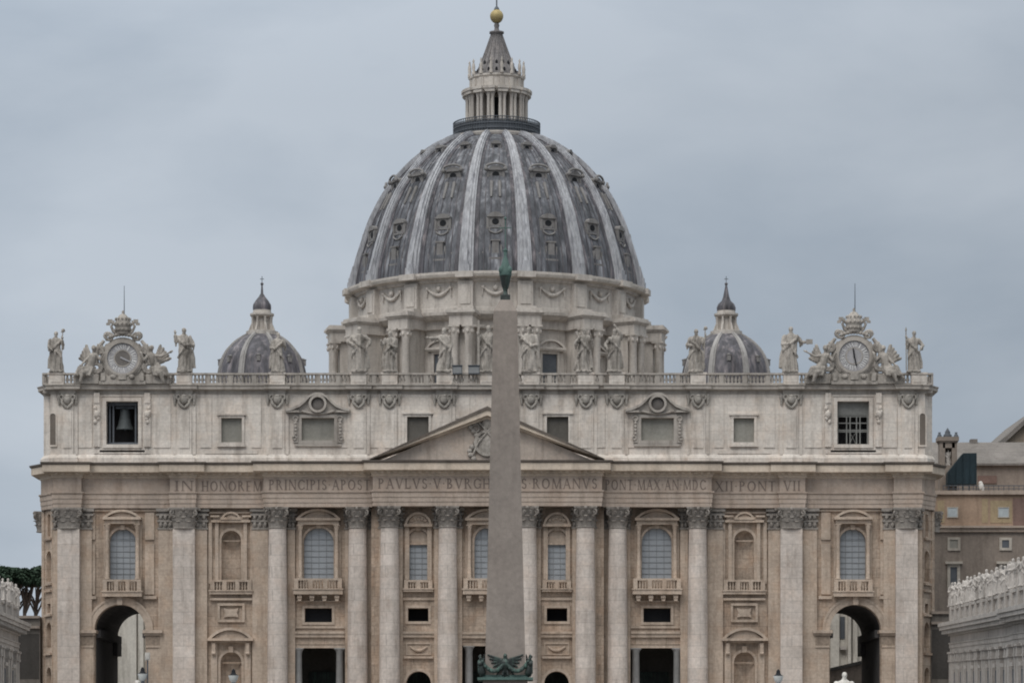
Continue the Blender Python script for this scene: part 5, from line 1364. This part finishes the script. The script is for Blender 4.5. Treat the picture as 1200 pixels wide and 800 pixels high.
# ================================================================== obelisk in the square
OY = -190.0; OX = PX(592.2, OY); s_ = F/(OY-CAMY)
ob = thing('obelisk', (OX, OY, 0), 'tall granite obelisk with bronze eagles at its foot and a green cross on top', 'obelisk')
def sq(mb, r0, z0, r1, z1): 
    vs = [(OX+x*r, OY+y*r, z) for r, z in ((r0, z0), (r1, z1)) for x, y in ((-1,-1),(1,-1),(1,1),(-1,1))]
    return mb.add(vs, [(3,2,1,0),(4,5,6,7),(0,1,5,4),(1,2,6,5),(2,3,7,6),(3,0,4,7)])
zb_, zt_ = PZ(791, OY), PZ(366, OY)
m = MB(); sq(m, 1.43, zb_, 0.83, zt_); sq(m, 0.83, zt_, 0.36, PZ(352, OY)); build(m, 'shaft', M_gran, ob)
p = MB()
sq(p, 5.6, 0.004, 5.6, 0.35); sq(p, 4.9, 0.35, 4.9, 0.7); sq(p, 2.6, 0.7, 2.6, 1.5); sq(p, 2.15, 1.5, 2.1, 4.2); sq(p, 2.5, 4.2, 2.5, 4.6); sq(p, 1.9, 4.6, 1.85, 7.2); sq(p, 2.2, 7.2, 2.3, 7.5); sq(p, 1.6, 7.5, 1.55, zb_-0.35)
build(p, 'pedestal', M_gran, ob)
def eagle_me():
    m = MB()
    m.caps((0, -.1, .25), .17, (0, -.2, .62), .26); m.caps((0, -.22, .75), .13, (0, -.25, 1.0), .11); m.caps((0, -.25, 1.02), .1, (0, -.4, .98), .04, 8)   # body, neck, beak
    for q in (-1, 1):
        for j in range(6): m.caps((q*.15, -.05, .78-.03*j), .09, (q*(.95-.1*j), .03, 1.05-.2*j), .045, 7)   # spread wings, feather by feather
        m.caps((q*.1, -.2, .3), .07, (q*.14, -.25, .02), .06, 7)
    m.caps((0, -.05, .3), .14, (0, .0, -.05), .1)
    return m
em = remesh(eagle_me(), 'eagle', M_dbr, 0.028, 0)
zs_ = zb_ - 0.35
sl_ = MB(); sq(sl_, 1.95, zs_-0.0, 1.95, zs_+0.18); sq(sl_, 1.6, zs_+0.18, 1.5, zs_+0.36)
build(sl_, 'bronze_base', M_verd, ob)
for k in range(4):
    a = k*pi/2
    Mx = Matrix.Translation((OX, OY, zs_+0.3)) @ Matrix.Rotation(a, 4, 'Z') @ Matrix.Translation((0, -1.5, 0)) @ Matrix.Diagonal((1.3, 1.0, 1.4, 1))
    link('eagle', em, ob, Mx)
    gm = MB().tube([(-1.62+3.24*i/16, -1.72-0.08*sin(pi*i/16), 1.05-0.72*abs(sin(pi*2*i/16))**0.8) for i in range(17)], [0.11+0.05*abs(sin(2*pi*i/16)) for i in range(17)], 8)
    for i in range(16): gm.ball((-1.6+3.2*i/15, -1.85, 1.0-0.7*abs(sin(pi*2*i/15))**0.8), 0.13, 0.1, 0.12, 6, 5)
    link('garland', gm.mesh('garland', M_verd2), ob, Matrix.Translation((OX, OY, zs_+0.28)) @ Matrix.Rotation(a, 4, 'Z'))
    lm = MB(); cx_ = 1.62                     # corner lions' bulk under each angle of the shaft
    lm.caps((cx_, -cx_, 0.25), .26, (cx_+.05, -cx_-.05, 0.7), .18); lm.ball((cx_+.12, -cx_-.12, 0.85), .2, .2, .2); lm.caps((cx_, -cx_, .9), .12, (cx_+.12, -cx_-.1, 1.25), .08)
    link('lion', lm.mesh('lion', M_dbr), ob, Matrix.Translation((OX, OY, zs_+0.28)) @ Matrix.Rotation(a, 4, 'Z'))
zz = lambda y_: PZ(y_, OY)
f = MB(); sq(f, 0.36, zz(352), 0.34, zz(346)); f.lathe(OX, OY, [(0.3, zz(347)), (0.14, zz(343)), (0.16, zz(340)), (0.28, zz(334)), (0.37, zz(326)), (0.42, zz(323))], 18)
build(f, 'bronze_stem', M_dbr, ob)
f = MB().lathe(OX, OY, [(0.42, zz(323)), (0.45, zz(321)), (0.40, zz(316)), (0.27, zz(309)), (0.18, zz(304)), (0.1, zz(300)), (0.14, zz(296)), (0.06, zz(292))], 18)
for k in range(3): f.ball((OX-0.28+0.28*k, OY-0.2, zz(317)), 0.2, 0.2, 0.3, 8, 6)
f.lathe(OX, OY, [(0.02, zz(296)), (0.2, zz(294)), (0.02, zz(290))], 8)
build(f, 'bronze_mount', M_verd, ob)
f = MB().box(OX-0.035, OX+0.035, OY-0.035, OY+0.035, zz(292), zz(258)); f.box(OX-0.42, OX+0.42, OY-0.03, OY+0.03, zz(267.6), zz(266.5)); f.ball((OX, OY, zz(256)), 0.09, 0.09, 0.12, 8, 6)
build(f, 'cross', M_verd, ob)

# ================================================================== straight wings beside the facade
def arm_map(s, x0, dx, y0, drop=0.0255):
    def f(u, v, w):   # u: metres towards the camera, v: out of the wall (towards the square), w: height
        return (s*(x0 - dx*u - v), y0 - u, w - drop*u + 0.65)
    return f
def wing(s, x0, L, lab, drop):
    y0 = -12.0; fm = arm_map(s, x0, 0.0385, y0, drop); fl = (lambda m: m)
    t = thing('wing_building', (s*x0, y0, 0), lab, 'building')
    def bd(m, name, mt, parent=t, **k):
        m.map(fm)
        if s > 0: m.f = [f[::-1] for f in m.f]
        return build(m, name, mt, parent, **k)
    brk = 76.0
    base = MB().box(0, L, -14, 0, -1, 18.2); base.box(brk, L, 0, 0.8, 2, 18.2); bd(base, 'wall', M_wing)
    pth = lambda o: [(-o, -14), (-o, 0), (0, 0)]
    def course(m, o, z0, z1, yin=-0.2):
        m.box(-o, brk-o+0.0, yin, o, z0, z1); m.box(brk-o, L, yin, o+0.8, z0, z1); m.box(-o, 0.02, -13, yin, z0, z1)
    c = MB()
    for o, z0, z1 in ((0.18, 15.6, 16.1), (0.28, 16.1, 16.6), (0.38, 16.6, 16.75), (0.14, 16.75, 17.6), (0.4, 17.6, 17.95)): course(c, o, z0, z1+0.004)
    bd(c, 'entablature', M_wing)
    u = 0.5
    while u < L:
        e = 0.8 if u > brk-0.5 else 0
        bd(MB().box(u, u+0.55, e, e+1.3, 17.8, 18.28), 'modillion', M_wing); u += 1.4
    c = MB(); course(c, 1.45, 18.3, 18.75); course(c, 1.6, 18.754, 19.2); c.box(0, L, -14, 0, 18.3, 19.0); bd(c, 'cornice', M_wing)
    b = MB(); course(b, 0.25, 19.2, 19.5, -0.35); course(b, 0.28, 20.85, 21.15, -0.38)
    u = 0.2
    while u < L:
        e = 0.8 if u > brk-0.3 else 0; baluster(b, u, e-0.05, 19.5, 20.86, 0.2); u += 0.62
    k = 0
    while k*6.3+1 < L:
        u = k*6.3+1.6; e = 0.8 if u > brk-0.3 else 0; b.box(u-0.6, u+0.6, e-0.45, e+0.4, 19.21, 21.2); k += 1
    bd(b, 'balustrade', M_wing)
    u = 1.4; i = 0
    pm = None
    while u < L-2:
        for du in (0, 2.3):
            e = 0.8 if u+du > brk-0.5 else 0
            p = MB().box(u+du-0.62, u+du+0.62, e, e+0.42, 2, 14.35); p.box(u+du-0.75, u+du+0.75, e, e+0.55, 14.35, 14.6); p.box(u+du-0.68, u+du+0.68, e, e+0.5, 14.62, 15.35); p.box(u+du-0.85, u+du+0.85, e, e+0.62, 15.36, 15.61)
            bd(p, 'pilaster', M_wing)
        e = 0.8 if u+5.1 > brk-0.5 else 0
        w = MB().box(u+4.2, u+6.2, e, e+0.22, 6.0, 13.4); w.box(u+4.0, u+6.4, e, e+0.5, 13.4, 13.8)
        wo = bd(w, 'window', M_wing); bd(MB().box(u+4.5, u+5.9, e+0.2, e+0.26, 6.3, 13.1), 'pane', M_iron, wo)
        u += 8.0; i += 1
    return fm
wm = wing(1, 58.1, 112, 'long pale wing with a statue-lined balustrade running towards the camera on the right', 0.0255)
wl = wing(-1, 58.7, 60, 'pale wing with a statue-lined balustrade at the far left edge', -0.004)
arms4 = [
 [(-1, (-.2, -.03, .66), (-.22, -.1, .8)), (1, (.18, -.03, .6), (.1, -.13, .58))],
 [(-1, (-.18, -.04, .6), (-.08, -.14, .6)), (1, (.22, -.03, .66), (.3, -.08, .74))],
 [(-1, (-.2, -.02, .62), (-.14, -.12, .52)), (1, (.17, -.05, .64), (.16, -.12, .78))],
 [(-1, (-.22, -.02, .7), (-.3, -.08, .62)), (1, (.2, -.02, .62), (.12, -.12, .66))]]
M_wsta = mat('wing_statue_marble', (0.44, 0.405, 0.375), streak=0.8, fine=0.25, dark=(0.4, 0.39, 0.38))
wst = [remesh(figure(3.2, arms4[i], seed=30+i, bulk=1.3, lean=(-.03, .02, .03, -.02)[i], turn=(.5, -.5, .2, 0)[i], cloak=(1, -1, 1, -1)[i]), 'statue', M_wsta, 0.05, 0.014, 30+i, 3.2) for i in range(4)]
ORD = ['first', 'second', 'third', 'fourth', 'fifth', 'sixth', 'seventh', 'eighth', 'ninth', 'tenth', 'eleventh', 'twelfth', 'thirteenth', 'fourteenth', 'fifteenth', 'sixteenth', 'seventeenth', 'eighteenth', 'nineteenth', 'twentieth', 'twenty-first']
look = ['raising one hand', 'holding one arm out', 'with a bent raised arm', 'with spread elbows']
for s, fm, n_ in ((1, wm, 21), (-1, wl, 9)):
    for i in range(n_):
        u = 1.0+4.7*i + 0.5*sin(i*5.3); e = 0.8 if u > 75.7 else 0; sc_ = (0.93 if s > 0 else 0.86)*(1 + 0.06*sin(i*3.7))
        x, y, z = fm(u, e, 21.3)
        side = 'right' if s > 0 else 'left'
        link('statue', wst[(i*3 + (s > 0)) % 4], None, T(x, y, z, (-s*0.9 + 0.9*sin(i*2.1)), sc_),
             '%s statue from the basilica on the %s wing balustrade, %s' % (ORD[i], side, look[(i*3 + (s > 0)) % 4]), 'statue', 'statues along the %s wing' % side)

# ================================================================== palace behind the right wing
py_ = 32.0
def QX(p, Y=py_): return PX(p, Y)
def QZ(p, Y=py_): return PZ(p, Y)
pal = thing('palace', (QX(1150), py_, 0), 'brown and orange plastered palace with small pale windows behind the right wing', 'building')
build(MB().box(QX(1094), QX(1290), py_, py_+30, 0, QZ(620)), 'wall', M_palace, pal)
up = MB().box(QX(1095), QX(1290), py_+0.3, py_+12, QZ(620)+0.01, QZ(577))
build(up, 'upper_wall', M_orange, pal)
pt = Pieces('plaster_patch', M_ochre, pal); pt.box(QX(1151), QX(1158), py_+0.25, py_+0.3, QZ(612), QZ(584)); pt.box(QX(1161), QX(1186), py_+0.25, py_+0.3, QZ(612), QZ(586)); pt.box(QX(1099), QX(1107), py_+0.25, py_+0.3, QZ(612), QZ(586))
build(MB().box(QX(1187.5), QX(1290), py_+0.24, py_+0.3, QZ(617), QZ(583)), 'rusty_wall_patch', M_redpl, pal)
cn = MB().box(QX(1094), QX(1290), py_-0.4, py_+0.3, QZ(623), QZ(618.5)); cn.box(QX(1094), QX(1290), py_-0.75, py_+0.3, QZ(618.4), QZ(616)); cn.box(QX(1094), QX(1290), py_-0.1, py_+0.3, QZ(579), QZ(574.5))
build(cn, 'string_course', M_ent, pal)
bk_ = MB().box(QX(1094), QX(1290), py_+12.05, py_+28, QZ(620)+0.02, QZ(542, 44)); build(bk_, 'rear_wall', M_palace, pal)
rr = MB(); a = QX(1085, 44); b = QX(1290, 44)
rr.add([(a, py_+11.4, QZ(543, 44)), (b, py_+11.4, QZ(543, 44)), (b, py_+20, QZ(518, 52)), (a, py_+20, QZ(518, 52)), (b, py_+29, QZ(543, 44)), (a, py_+29, QZ(543, 44)), (a, py_+11.4, QZ(543, 44)-.3), (b, py_+11.4, QZ(543, 44)-.3)], [(0, 1, 2, 3), (3, 2, 4, 5), (6, 7, 1, 0), (0, 3, 5), (1, 4, 2)])
rr.box(QX(1137, 52), QX(1145, 52), py_+19.5, py_+21, QZ(521, 52), QZ(514.5, 52))
build(rr, 'roof', M_roof, pal)
rw = MB()
build(MB().box(QX(1146, 44), QX(1168, 44), py_+11.9, py_+12.04, QZ(566, 44), QZ(557, 44)), 'red_wall_panel', M_redpl, pal)
tb = MB(); x = QX(1096)
tb.box(QX(1106), QX(1290), py_+0.9, py_+1.0, QZ(568.5), QZ(567.5)); tb.box(QX(1106), QX(1290), py_+0.9, py_+1.0, QZ(572), QZ(571.3))
x = QX(1106)
while x < QX(1210): tb.box(x, x+0.08, py_+0.9, py_+0.98, QZ(577), QZ(567.6)); x += 0.7
build(tb, 'terrace_railing', M_iron, pal)
def pwin(x0, x1, y0_, y1_, e, fm_, pm_, hood=False):
    yy = py_; f = MB(); X0, X1, Z0, Z1 = QX(x0), QX(x1), QZ(y1_), QZ(y0_)
    rframe(f, X0, X1, Z0, Z1, yy, e, 0.18)
    if hood: f.box(X0-e-0.3, X1+e+0.3, yy-0.55, yy, Z1+e+0.01, Z1+e+0.35)
    o = build(f, 'window', fm_, pal); build(MB().box(X0, X1, yy-0.06, yy-0.003, Z0, Z1), 'pane', pm_, o)
M_wf = mat('pale_window_frame', (0.44, 0.40, 0.35), streak=0.3)
pwin(1113, 1122.5, 632, 642, 0.33, M_wf, M_blind); pwin(1174, 1182.5, 632.5, 641.5, 0.36, M_wf, M_iron)
pwin(1113.5, 1121.5, 664, 687, 0.4, M_wf, M_iron, True); pwin(1173, 1181.5, 664, 687, 0.4, M_wf, M_iron, True)
for (x0, x1) in ((1111, 1122), (1170.5, 1182)):
    f = MB(); rframe(f, QX(x0), QX(x1), QZ(605), QZ(594.5), py_+0.3-0.06, 0.12, 0.1); o = build(f, 'window', M_wf, pal); build(MB().box(QX(x0), QX(x1), py_+0.2, py_+0.236, QZ(605), QZ(594.5)), 'pane', M_wpane, o)
# aedicule with crown finials
ae = thing('roof_shrine', (QX(1111), py_+4.5, QZ(580)), 'small brown roof shrine with three spiky finials between facade and palace', 'shrine')
m = MB(); ya = py_+3.5; q0 = lambda p: PX(p, ya); q1 = lambda p: PZ(p, ya)
m.box(q0(1101.5), q0(1121.5), ya, ya+2.2, q1(579), q1(545)); m.box(q0(1100.5), q0(1122.5), ya-0.15, ya+2.3, q1(518), q1(516.5))
m.box(q0(1099), q0(1123.5), ya-0.3, ya+2.4, q1(516.4), q1(511.5)); m.box(q0(1105), q0(1119), ya, ya+0.4, q1(524.5), q1(518.1))
m.box(q0(1101.5), q0(1107.5), ya, ya+2.2, q1(544.9), q1(518.05)); m.box(q0(1115.5), q0(1121.5), ya, ya+2.2, q1(544.9), q1(518.05)); m.box(q0(1107.6), q0(1115.4), ya+1.2, ya+2.2, q1(544.9), q1(518.1))
sdm = build(m, 'body', M_palace, ae)
f = MB()
for px, h in ((1102, 6), (1111.5, 11.5), (1121.5, 6)): f.lathe(q0(px), ya+1, [(0.5 if h > 7 else .35, q1(511.6)), (0.62 if h > 7 else .3, q1(509)), (0.35 if h > 7 else .14, q1(507)), (0.4 if h > 7 else .22, q1(505.5)), (0.02, q1(511.5-h))], 10)
build(f, 'finial', M_iron, ae)
fg = remesh(figure(2.2, arms4[2], seed=44, bulk=1.1), 'statue', M_wsta, 0.05, 0.01, 44, 2.2)
link('statue', fg, None, T(q0(1111.5), ya+0.65, q1(544.8)+0.08), 'small pale figure standing in the niche of the brown roof shrine', 'statue')
# dark sheeting over a terrace structure
ts = MB(); Yt = py_+1.15
tq = lambda p: PX(p, Yt); tz = lambda p: PZ(p, Yt)
for (yy,) in ((0,),): pass
pts = [(tq(1110.5), tz(567)), (tq(1144.5), tz(567)), (tq(1144.5), tz(530.5)), (tq(1129), tz(530.5)), (tq(1111), tz(553))]
ts.prism(pts, Yt, Yt+2.2)
tt = build(ts, 'sheeted_scaffold', M_tarp, None, label='dark teal sheeting wrapped over a scaffold on the palace terrace', cat='scaffold')
bs = MB()
for i in range(5): xx = tq(1112+8*i); bs.tube([(xx, Yt-0.06, tz(577)), (xx, Yt-0.06, tz(553 if i == 0 else 545 if i == 1 else 533))], 0.06, 5)
build(bs, 'pole', M_tarp, tt)
# bundled white sheet beside it
ws = MB().ball((tq(1149.5), Yt-0.05, tz(570)), 0.4, 0.4, 0.62); ws.ball((tq(1151.3), Yt-0.05, tz(572.5)), 0.26, 0.3, 0.62); ws.ball((tq(1149), Yt-0.05, tz(566)), 0.3, 0.3, 0.3)
build(remesh and ws, 'white_sheet', M_wst, None, label='small bundle of white sheeting on the palace terrace beside the dark scaffold', cat='sheet')
# gabled chapel roof, far right
gy = 75.0; gx = lambda p: PX(p, gy); gz = lambda p: PZ(p, gy)
gb = thing('chapel', (gx(1215), gy, 0), 'tall plain chapel with a sloping gabled roof at the right edge', 'building')
build(MB().prism([(gx(1178), 0), (gx(1262), 0), (gx(1262), gz(518)), (gx(1220), gz(480)), (gx(1178), gz(518))], gy, gy+36), 'wall', mat('chapel_brick', (0.26, 0.215, 0.17), streak=0.5, brick=0.1, bw=0.5, bh=0.2), gb)
g2 = MB(); g2.prism([(gx(1175.5), gz(520)), (gx(1220), gz(479)), (gx(1220), gz(473.5)), (gx(1175.5), gz(513.5))], gy-1.0, gy+37); g2.prism([(gx(1220.2), gz(479)), (gx(1264), gz(520)), (gx(1264), gz(513.5)), (gx(1220.2), gz(473.5))], gy-1.0, gy+37)
build(g2, 'roof', M_roof, gb)
build(MB().box(gx(1197), gx(1201), gy-0.05, gy+0.1, gz(524), gz(519)), 'window', M_void, gb)
# low linking blocks in the gaps beside the facade
for s, x0, x1, yt, lab in ((1, 1091, 1118, 717, 'dark grey linking wall between the facade and the right wing'), (-1, 20, 47, 722, 'dark grey linking wall between the facade and the left wing')):
    a = 3.0; t = thing('linking_wall', (PX((x0+x1)/2, a), a, 0), lab, 'wall')
    build(MB().box(PX(x0, a), PX(x1, a), a, a+5, 0, PZ(yt, a)), 'wall', mat('grey_link_stone', (0.155, 0.138, 0.122), streak=0.6), t)
    m = MB().box(PX(x0, a), PX(x1, a), a-0.5, a, PZ(yt+14, a), PZ(yt+11, a)); m.box(PX(x0, a), PX(x1, a), a-0.4, a, PZ(yt+2, a), PZ(yt-1, a)); build(m, 'ledge', M_palace, t)
    m = MB().box(PX(x0+1, a), PX(x1-1, a), a-0.03, a-0.0, PZ(795, a), PZ(yt+20, a))
    build(m, 'gateway', M_mdl2, t)

# ================================================================== what shows through the arches
def block(name, x0, x1, y0, y1, z1, mt, lab, strips, s):
    t = thing(name, ((x0+x1)/2, y0, 0), lab, 'building')
    build(MB().box(x0, x1, y0, y1, 0, z1), 'wall', mt, t)
    for a, b, o in strips: build(MB().box(a, b, y0-o, y0-0.004, 0, z1-1), 'wall_strip', mt, t)
    return t
by = 85.0
lbx = lambda p: PX(p, by)
tl = block('sacristy', lbx(95), lbx(195), by, by+20, 45, M_plast, 'pale plastered building seen through the left archway', [(lbx(134), lbx(137), 0.4), (lbx(150), lbx(160.5), 0.8), (lbx(163), lbx(169), 1.3)], 1)
tr_ = block('courtyard_building', lbx(950), lbx(1040), by, by+20, 45, M_plast, 'pale grey building with a tall window seen through the right archway', [(lbx(973), lbx(983), 0.6), (lbx(993), lbx(996.5), 1.0), (lbx(999), lbx(1004), 0.8)], 1)
w = MB().box(lbx(984.3), lbx(990), by-0.12, by-0.004, PZ(748, by), PZ(722, by)); build(w, 'window', M_iron, tr_)
w = MB().box(lbx(984), lbx(991), by-0.9, by-0.004, PZ(761, by), PZ(757, by)); build(w, 'ledge', M_wing, tr_)
yw_ = 40.0
m = MB(); a = PX(965, yw_); b = PX(1012, yw_)
m.add([(a, yw_, 0), (b, yw_, 0), (b, yw_, PZ(777, yw_)), (a, yw_, PZ(788, yw_)), (a, yw_+1, 0), (b, yw_+1, 0), (b, yw_+1, PZ(777, yw_)), (a, yw_+1, PZ(788, yw_))], [(0, 1, 2, 3), (5, 4, 7, 6), (3, 2, 6, 7), (4, 0, 3, 7), (1, 5, 6, 2)])
lw_ = build(m, 'ramp_wall', M_palace, None, label='dark sloping ramp wall seen low through the right archway', cat='wall')
m = MB(); m.add([(a, yw_-0.3, PZ(788, yw_)+0.01), (b, yw_-0.3, PZ(777, yw_)+0.01), (b, yw_-0.3, PZ(773, yw_)), (a, yw_-0.3, PZ(784, yw_)), (a, yw_+1.3, PZ(788, yw_)+0.01), (b, yw_+1.3, PZ(777, yw_)+0.01), (b, yw_+1.3, PZ(773, yw_)), (a, yw_+1.3, PZ(784, yw_))], [(0, 1, 2, 3), (5, 4, 7, 6), (3, 2, 6, 7), (1, 0, 4, 5), (0, 3, 7, 4), (1, 5, 6, 2)])
build(m, 'coping', mat('dark_coping', (0.09, 0.085, 0.08)), lw_)

# ================================================================== the two statues at the foot of the steps
for s, px, top, lab in ((1, 989, 787, 'large white bearded saint statue on a tall pedestal in front of the right archway'), (-1, 161, 796.5, 'large white saint statue on a tall pedestal in front of the left archway')):
    Y = -60.0; x = PX(px, Y); H_ = 5.6; ztop = PZ(top, Y); zb2 = ztop - H_*1.0
    me = remesh(figure(H_, [(-1, (-.2, -.04, .62), (-.14, -.14, .55)), (1, (.2, -.04, .62), (.1, -.14, .58))], seed=50+s, bulk=1.35), 'statue', M_wst, 0.07, 0.01, 50, H_)
    o = link('statue', me, None, T(x, Y, zb2), lab, 'statue')
    p = MB().box(x-1.7, x+1.7, Y-1.7, Y+1.7, 0.004, 0.9); p.box(x-1.35, x+1.35, Y-1.35, Y+1.35, 0.9, zb2-0.7); p.box(x-1.6, x+1.6, Y-1.6, Y+1.6, zb2-0.7, zb2-0.17)
    build(p, 'pedestal', M_wing, None, label='tall square stone pedestal under the white statue, %s' % ('right archway side' if s > 0 else 'left archway side'), cat='pedestal')

# ================================================================== lamps in the square
def lamp(px, py, lab, Y=-224.0):
    x = PX(px, Y); zt = PZ(py-4, Y)
    t = thing('street_lamp', (x, Y, 0), lab, 'street lamp', 'lamps standing in the square')
    p = MB().lathe(x, Y, [(0.3, 0.004), (0.3, 0.4), (0.16, 0.6), (0.1, 1.2), (0.07, zt-1.0), (0.12, zt-0.75), (0.05, zt-0.62)], 12); p.tube([(x-0.28, Y, zt-1.25), (x+0.28, Y, zt-1.25)], 0.03, 6)
    build(p, 'pole', M_iron, t)
    build(MB().lathe(x, Y, [(0.12, zt-0.68), (0.24, zt-0.52), (0.31, zt-0.25)], 16), 'glass', M_lamp, t)
    build(MB().lathe(x, Y, [(0.31, zt-0.26), (0.16, zt-0.16), (0.12, zt-0.04), (0.12, zt+0.04), (0.02, zt+0.16)], 16), 'cap', M_void, t)
lamp(273.5, 790, 'street lamp with a pale glass bowl in front of the lower left niche')
lamp(912, 790.5, 'street lamp with a dark cap in front of the right giant pilaster')
lamp(167, 788, 'street lamp with a white glass bowl beside the left archway')
Y = -224.0; x = PX(172.8, Y)
t = thing('loudspeaker_post', (x, Y, 0), 'slim dark post with a pale loudspeaker on top, in front of the left archway pier', 'loudspeaker')
build(MB().tube([(x, Y, 0), (x, Y, PZ(773, Y))], 0.05, 8), 'post', M_iron, t)
m = MB().box(x-0.14, x+0.14, Y-0.14, Y+0.14, PZ(773, Y), PZ(764, Y)); m.box(x-0.1, x+0.1, Y-0.17, Y-0.14, PZ(772, Y), PZ(765.5, Y)); build(m, 'loudspeaker', M_wst, t)

# ================================================================== umbrella pines at the far left
rnd = random.Random(11)
def pine(px, ytop, ybot, w, Y, lab, seed):
    rn = random.Random(seed)
    x = PX(px, Y); zt = PZ(ytop, Y); zb = PZ(ybot, Y); s = (Y-CAMY)/F; rw = w*s/2
    t = thing('pine_tree', (x, Y, 0), lab, 'tree', 'umbrella pines behind the left wing')
    tk = MB(); tk.tube([(x+0.6, Y, 0), (x, Y, zb*0.6), (x-0.3, Y, zb-3.2), (x, Y, zb+0.6)], [0.42, 0.32, 0.26, 0.16], 9)
    for k in range(9):
        a = k*0.7+rn.random(); r = rw*rn.uniform(.4, .85); z0 = zb-rn.uniform(1.0, 4.0)
        tk.tube([(x-0.2, Y, z0), (x+r*.4*cos(a), Y+r*.4*sin(a), z0+1.4), (x+r*cos(a), Y+r*sin(a), zb+0.8)], [0.2, 0.14, 0.06], 6)
    build(tk, 'trunk', M_bark, t)
    c = MB(); H_ = zt-zb
    cl = []
    for k in range(60):
        a = rn.uniform(0, 2*pi); q = sqrt(rn.random()); cl.append((x+rw*.9*q*cos(a), Y+rw*.9*q*sin(a), zb+H_*(.22+.58*(1-q**3)*rn.uniform(.7, 1)), rn.uniform(.6, 1)*rw*.28))
    for (a, b, z, r) in cl:
        for j in range(120):
            u = Vector((rn.gauss(0, 1), rn.gauss(0, 1), rn.gauss(0, 1))).normalized()*r*rn.random()**.33
            p = Vector((a+u.x, b+u.y, z+u.z*.62)); d1 = Vector((rn.gauss(0, 1), rn.gauss(0, 1), rn.gauss(0, .6))).normalized()*.22; d2 = d1.cross(Vector((rn.gauss(0, 1), rn.gauss(0, 1), 1))).normalized()*.10
            c.add([p-d1-d2, p+d1-d2, p+d1+d2, p-d1+d2], [(0, 1, 2, 3)])
    build(c, 'crown', M_leaf, t)
pine(-6, 659, 690, 62, 62, 'umbrella pine with a flat dark crown at the left edge, nearest the picture border', 1)
pine(22, 661, 691, 50, 70, 'umbrella pine with bare forked trunk, second from the left edge', 2)
pine(44, 660, 692, 54, 66, 'umbrella pine whose crown runs behind the facade corner', 3)
pine(31, 662, 690, 40, 58, 'smaller umbrella pine with a thin leaning trunk in the gap beside the facade', 4)
pine(12, 660, 689, 44, 56, 'umbrella pine standing just behind the left wing statues', 5)
